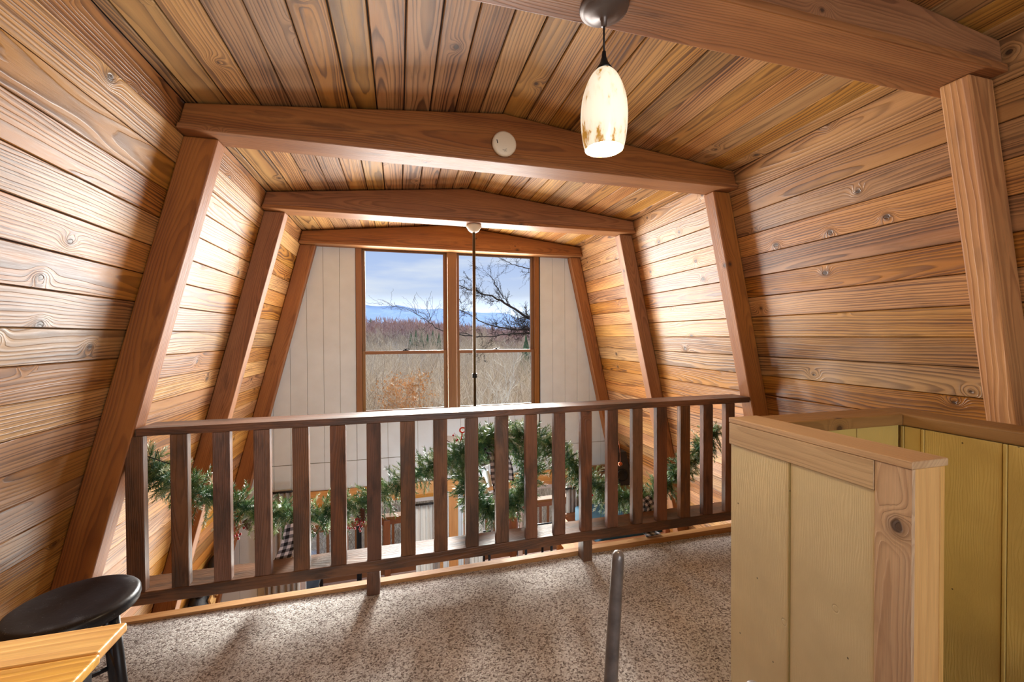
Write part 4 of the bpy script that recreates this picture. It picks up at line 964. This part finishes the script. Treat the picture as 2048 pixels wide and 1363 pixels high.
# haze between the wooded hill and the mountains: a real thin volume of air
hz, ht, hb_ = newmat('valley_haze'); ht.nodes.remove(hb_)
vs = N(ht, 'ShaderNodeVolumeScatter'); vs.inputs['Color'].default_value = (.30, .48, 1.0, 1); vs.inputs['Density'].default_value = .0006; vs.inputs['Anisotropy'].default_value = .2
for n in ht.nodes:
    if n.type == 'OUTPUT_MATERIAL': L(ht, vs.outputs[0], n.inputs['Volume'])
mb = MB(); mb.box(-2600, 3600, 1500, 2480, -70, 150); put(mb.build('haze', hz), 'pale blue haze in the valley in front of the mountain', 'haze', kind='stuff')

# ------------------------------------------------------------------ bare trees
def tree_arrays(height, seed, levels=4, spread=.55, r0=None, twigs=True, lean=0):
    rr = random.Random(seed); V, Fc, RN = [], [], []
    def seg(a, b, ra, rb, tone):
        d = (b-a)
        if d.length < 1e-4: return
        d.normalize(); o1 = d.orthogonal().normalized(); o2 = d.cross(o1); i = len(V); n = 3 if ra < .03*height/8 else 5
        for p, r in ((a, ra), (b, rb)):
            for k in range(n): an = 2*PI*k/n; V.append(tuple(p+(o1*math.cos(an)+o2*math.sin(an))*r))
        for k in range(n): Fc.append((i+k, i+(k+1) % n, i+n+(k+1) % n, i+n+k)); RN.append((tone, 0))
    def grow(p, d, ln, r, lv):
        n = 4 if lv < levels else 3; tone = rr.random(); q = p; dd = d.copy(); pts = [q]
        for k in range(n):
            dd = (dd+Vector((rr.gauss(0, .13), rr.gauss(0, .13), rr.gauss(.05, .08)))).normalized(); q2 = q+dd*ln/n; seg(q, q2, r*(1-.7*k/n), r*(1-.7*(k+1)/n), tone); q = q2; pts.append(q)
        if lv >= levels: return
        nb = {0: 9, 1: 6, 2: 5, 3: 4, 4: 3}[lv]
        for k in range(nb):
            f = .25+.72*(k+rr.random())/nb if lv == 0 else .15+.8*(k+rr.random())/nb; i = min(int(f*n), n-1); b = pts[i].lerp(pts[i+1], f*n-i)
            a = rr.random()*2*PI; o1 = dd.orthogonal().normalized(); o2 = dd.cross(o1); nd = (dd*(1-spread*.6)+(o1*math.cos(a)+o2*math.sin(a))*spread*1.2+Vector((0, 0, .12))).normalized()
            grow(b, nd, ln*rr.uniform(.42, .62)*(1.15-f*.4), max(r*.42*(1-.3*f), height*.0006), lv+1)
    grow(Vector((0, 0, 0)), Vector((lean, 0, 1)).normalized(), height*.72, r0 or height*.012, 0)
    return np.array(V, dtype=np.float32), Fc, RN
protos = []
for k in range(5):
    V, Fc, RN = tree_arrays(10, 100+k, levels=4)
    q4 = np.array([f for f in Fc], dtype=np.int32)
    V *= 10/V[:, 2].max(); protos.append(raw('bare_tree', V, q4, M_BARK, rn=RN))
tl = 'bare winter tree in the wood beyond the windows'
cnt = 0
def vis_x(px, y): a = (px-1024)/F; return (math.sin(YAW)+a*math.cos(YAW))/(math.cos(YAW)-a*math.sin(YAW))*y
spots = []
for k in range(150):
    y = 13+ (k/150)**1.5*190; px = R.uniform(690, 1110); x = vis_x(px, y); spots.append((x, y))
for k, (x, y) in enumerate(spots):
    src = protos[k % 5]; o = src if k < 5 else src.copy()
    if k >= 5: COL.objects.link(o)
    zg = float(terr(x, y)); tgt = R.uniform(.2, 2.2) if y < 60 else R.uniform(0, 1.5)+y*.012
    h = min(max(HC-.6+y*R.uniform(-.05, .012)-zg, 4), 21) if y < 120 else R.uniform(9, 14)
    h *= 1.0
    s = h/10; o.location = (x, y, zg-.1); o.scale = (s*.9, s*.9, s); o.rotation_euler = (0, 0, R.random()*6.28); put(o, tl, 'tree', 'bare winter trees in the wood')
# thicket: uncountable twigs and brush over the slope
def thicket(n, y0, y1, hmin, hmax, seed, name, label, mat, pxr=(640, 1160), wdt=.012):
    rr = np.random.RandomState(seed); f = rr.rand(n); y = y0*(y1/y0)**f; px = rr.uniform(*pxr, n); a = (px-1024)/F
    x = (math.sin(YAW)+a*math.cos(YAW))/(math.cos(YAW)-a*math.sin(YAW))*y
    z = terr(x, y); h = rr.uniform(hmin, hmax, n)*(.6+.5*rr.rand(n))
    zz = z+h*rr.rand(n)*.9; cap_ = HC-.9+y*rr.uniform(-.04, .004, n); zz = np.where((zz > cap_) & (y < 150), z+(cap_-z)*rr.rand(n), zz)
    ln = rr.uniform(.5, 1.8, n)*(y/20)**.35; th = rr.uniform(-1.1, 1.1, n); ph = rr.uniform(0, 2*PI, n)
    d = np.stack([np.sin(th)*np.cos(ph), np.sin(th)*np.sin(ph), np.cos(th)], -1)*ln[:, None]
    p = np.stack([x, y, zz], -1); wv = wdt*(y/20)**.8*rr.uniform(.4, 1.2, n)
    s = np.stack([wv, np.zeros(n), np.zeros(n)], -1); s2 = np.stack([wv*.2, wv, np.zeros(n)], -1)*.5
    mid = p+d*.5+rr.normal(0, .08, (n, 3))*ln[:, None]
    V = np.stack([p-s, p+s, mid+s*.6, mid-s*.6, p+d], 1).reshape(-1, 3); b = np.arange(n)*5
    Fq = np.concatenate([np.stack([b, b+1, b+2, b+3], -1), np.stack([b+3, b+2, b+4, b+4], -1)])
    Ft = np.concatenate([np.stack([b, b+1, b+2], -1), np.stack([b, b+2, b+3], -1), np.stack([b+3, b+2, b+4], -1)])
    rn = np.stack([rr.rand(n), rr.rand(n)], -1); rn = np.concatenate([rn]*3)
    o = raw(name, V, Ft, mat, rn=rn); put(o, label, 'brush', kind='stuff'); return o
thicket(90000, 10, 200, 3.0, 9.5, 5, 'brush_thicket', 'grey brown thicket of bare brush filling the slope outside', M_BARK)
# dense far wood on the hill
thicket(50000, 200, 420, 4, 10, 6, 'hillside_wood', 'reddish grey bare woodland along the far hilltop', rndmat('far_wood', [(0, srgb(150, 122, 118)), (1, srgb(196, 168, 156))], .9), wdt=.035)
# russet tree
V, Fc, RN = tree_arrays(7, 55, levels=4, spread=.5); V *= 6.3/V[:, 2].max()
rt_ = thing('russet_tree', 'small tree holding orange brown leaves in lower left pane', 'tree', (vis_x(840, 11.5), 11.5, float(terr(vis_x(840, 11.5), 11.5))))
o = raw('branches', V, np.array(Fc), M_BARK, rn=RN); o.parent = rt_
n = 3400; idx = NR.randint(len(V)//2, len(V), n); P = V[idx]+NR.normal(0, .07, (n, 3)); s1_ = NR.normal(0, .024, (n, 3)); s2_ = NR.normal(0, .024, (n, 3))
LV = np.stack([P, P+s1_, P+s1_+s2_, P+s2_], 1).reshape(-1, 3); b = np.arange(n)*4
o = raw('leaves', LV, np.stack([b, b+1, b+2, b+3], -1), M_OLEAF, rn=NR.rand(n, 2)); o.parent = rt_
# pale tree, lower right pane
V, Fc, RN = tree_arrays(9, 77, levels=4, spread=.5, r0=.12); V *= 6.7/V[:, 2].max()
yy = 10.0; xx = vis_x(978, yy); o = raw('pale_tree', V, np.array(Fc), M_BARKP); o.location = (xx, yy, float(terr(xx, yy))); put(o, 'pale trunked bare tree standing in lower right pane', 'tree')
# conifers on the left hilltop and one bright pine at right
def conifer(x, y, h, label):
    V, Fc, RN = [], [], []; rr = random.Random(int(x*10))
    for k in range(420):
        f = rr.random()**.8; z = h*(.12+.86*f); r = h*.17*(1-f)+.05; a = rr.random()*6.28; p = Vector((0, 0, z)); q = Vector((r*math.cos(a), r*math.sin(a), z-h*.03)); sd_ = Vector((-math.sin(a), math.cos(a), 0))*r*.25
        i = len(V); V += [tuple(p), tuple(q+sd_), tuple(q+Vector((0, 0, -h*.03))), tuple(q-sd_)]; Fc.append((i, i+1, i+2, i+3)); RN.append((rr.random(), 0))
    o = raw('conifer', V, Fc, M_CONIF, rn=RN); o.location = (x, y, float(terr(x, y))-.2); put(o, label, 'tree', 'dark conifers on the hill')
for k, (px, y, h) in enumerate(((742, 255, 10.5), (747, 262, 8), (822, 172, 9.4), (832, 176, 10), (843, 173, 9.2), (855, 170, 9), (866, 176, 10), (878, 171, 9.4), (1052, 60, 14.5))):
    conifer(vis_x(px, y), y, h, ['dark conifer standing out on hilltop at far left of left window', 'dark conifer behind the tallest hilltop conifer'][k] if k < 2 else ('dark conifer in the row at right side of left window' if k < 8 else 'green pine at right edge of right window'))
# near tree whose dark limbs cross the right window
nt_ = thing('near_tree', 'dark bare tree close outside whose limbs cross the right window', 'tree', (vis_x(1190, 10), 10, float(terr(3, 10))))
V, Fc = [], []
def limb(px, r0, r1, y=9.5, dy=0, sub=3, rr=random.Random(4), lv=0):
    pts = []
    for i, (a, b_) in enumerate(px):
        yy = y+dy*i+rr.gauss(0, .05); t = (a-1024)/F; d_ = r2*t+u2*(681.5-b_)/F+fw; pts.append(Vector((0, 0, HC))+d_*(yy/d_.y))
    tubep(pts, r0, r1, sub, rr, lv)
def tubep(pts, r0, r1, sub, rr, lv):
    pts = catmull(pts, 4); n = len(pts); i0 = len(V)
    pts = [p+Vector((rr.gauss(0, .012), rr.gauss(0, .012), rr.gauss(0, .012)))*(1 if 0 < k < n-1 else 0) for k, p in enumerate(pts)]
    for i, p in enumerate(pts):
        d = (pts[min(i+1, n-1)]-pts[max(i-1, 0)]).normalized(); o1 = d.orthogonal().normalized(); o2 = d.cross(o1); r = r0+(r1-r0)*i/(n-1)
        for k in range(5): an = 2*PI*k/5; V.append(tuple(p+(o1*math.cos(an)+o2*math.sin(an))*r))
    for i in range(n-1):
        for k in range(5): Fc.append((i0+i*5+k, i0+i*5+(k+1) % 5, i0+(i+1)*5+(k+1) % 5, i0+(i+1)*5+k))
    if sub <= 0: return
    L_ = sum((pts[i+1]-pts[i]).length for i in range(n-1))
    for k in range(int(4+L_*4.0) if lv == 0 else 4):
        f = rr.uniform(.12, .97); i = int(f*(n-1)); b_ = pts[i]; d = (pts[min(i+1, n-1)]-pts[max(i-1, 0)]).normalized()
        nd = (d*.7+Vector((rr.gauss(0, .25), rr.gauss(0, .25), rr.gauss(.12, .55)))).normalized(); ln = rr.uniform(.15, .5)*(.62**lv)*1.3
        q = [b_]; dd = nd
        for _ in range(3): dd = (dd+Vector((rr.gauss(0, .2), rr.gauss(0, .1), rr.gauss(.0, .2)))).normalized(); q.append(q[-1]+dd*ln/3)
        rb = (r0+(r1-r0)*f)*.5; tubep(q, max(rb, .0035), .0018, sub-1, rr, lv+1)
rrl = random.Random(9)
limb([(1180, 700), (1110, 668), (1063, 641), (1020, 612), (985, 592), (950, 583), (905, 565)], .045, .008, rr=rrl)
limb([(1020, 612), (1003, 590), (990, 568), (982, 552), (966, 540)], .016, .004, sub=2, rr=rrl)
limb([(1180, 680), (1110, 665), (1063, 659), (1010, 657), (975, 648), (940, 630), (905, 612)], .03, .006, rr=rrl)
limb([(1180, 690), (1110, 672), (1063, 666), (1020, 667), (985, 673), (945, 671), (905, 660)], .028, .006, rr=rrl)
limb([(1120, 560), (1080, 546), (1057, 537), (1030, 531), (1008, 520), (985, 511)], .02, .004, sub=2, rr=rrl)
limb([(1120, 525), (1080, 520), (1050, 505), (1030, 498)], .016, .005, sub=2, rr=rrl)
limb([(960, 672), (920, 668), (887, 661), (860, 645), (842, 632), (810, 617), (779, 610)], .016, .003, y=9.2, sub=2, rr=rrl)
limb([(858, 644), (860, 632), (852, 614)], .007, .004, y=9.2, sub=1, rr=rrl); limb([(850, 639), (832, 627), (815, 613)], .007, .003, y=9.2, sub=1, rr=rrl)
xt = vis_x(1190, 9.6)
tubep([Vector((xt+.1, 9.6, float(terr(xt, 9.6)))), Vector((xt, 9.6, -2)), Vector((xt-.05, 9.55, .6)), Vector((xt+.1, 9.5, 2.2)), Vector((xt+.3, 9.6, 4.5))], .17, .07, 0, rrl, 1)
o = raw('limbs', V, Fc, M_BARKD, nt_, smooth=True)

# ------------------------------------------------------------------ fill, fan and door light
# unseen fill added behind the camera and in the lower room, then glass-door daylight
lamp('POINT', 'loft_fill', (.5, -.9, 2.05), 9, (1, .88, .72), shadow_soft_size=.18)
lamp('POINT', 'lower_room_fill', (.2, 3.0, -1.15), 16, (1, .96, .9), shadow_soft_size=.12)
lamp('POINT', 'fan_light', (fx, fy, .02), 22, (.86, .93, 1.0), shadow_soft_size=.09)
lamp('AREA', 'door_daylight', (.45, YW-.16, -1.35), 95, (1, .95, .86), rot=(math.radians(-90), 0, 0), shape='RECTANGLE', size=2.9, size_y=1.8)
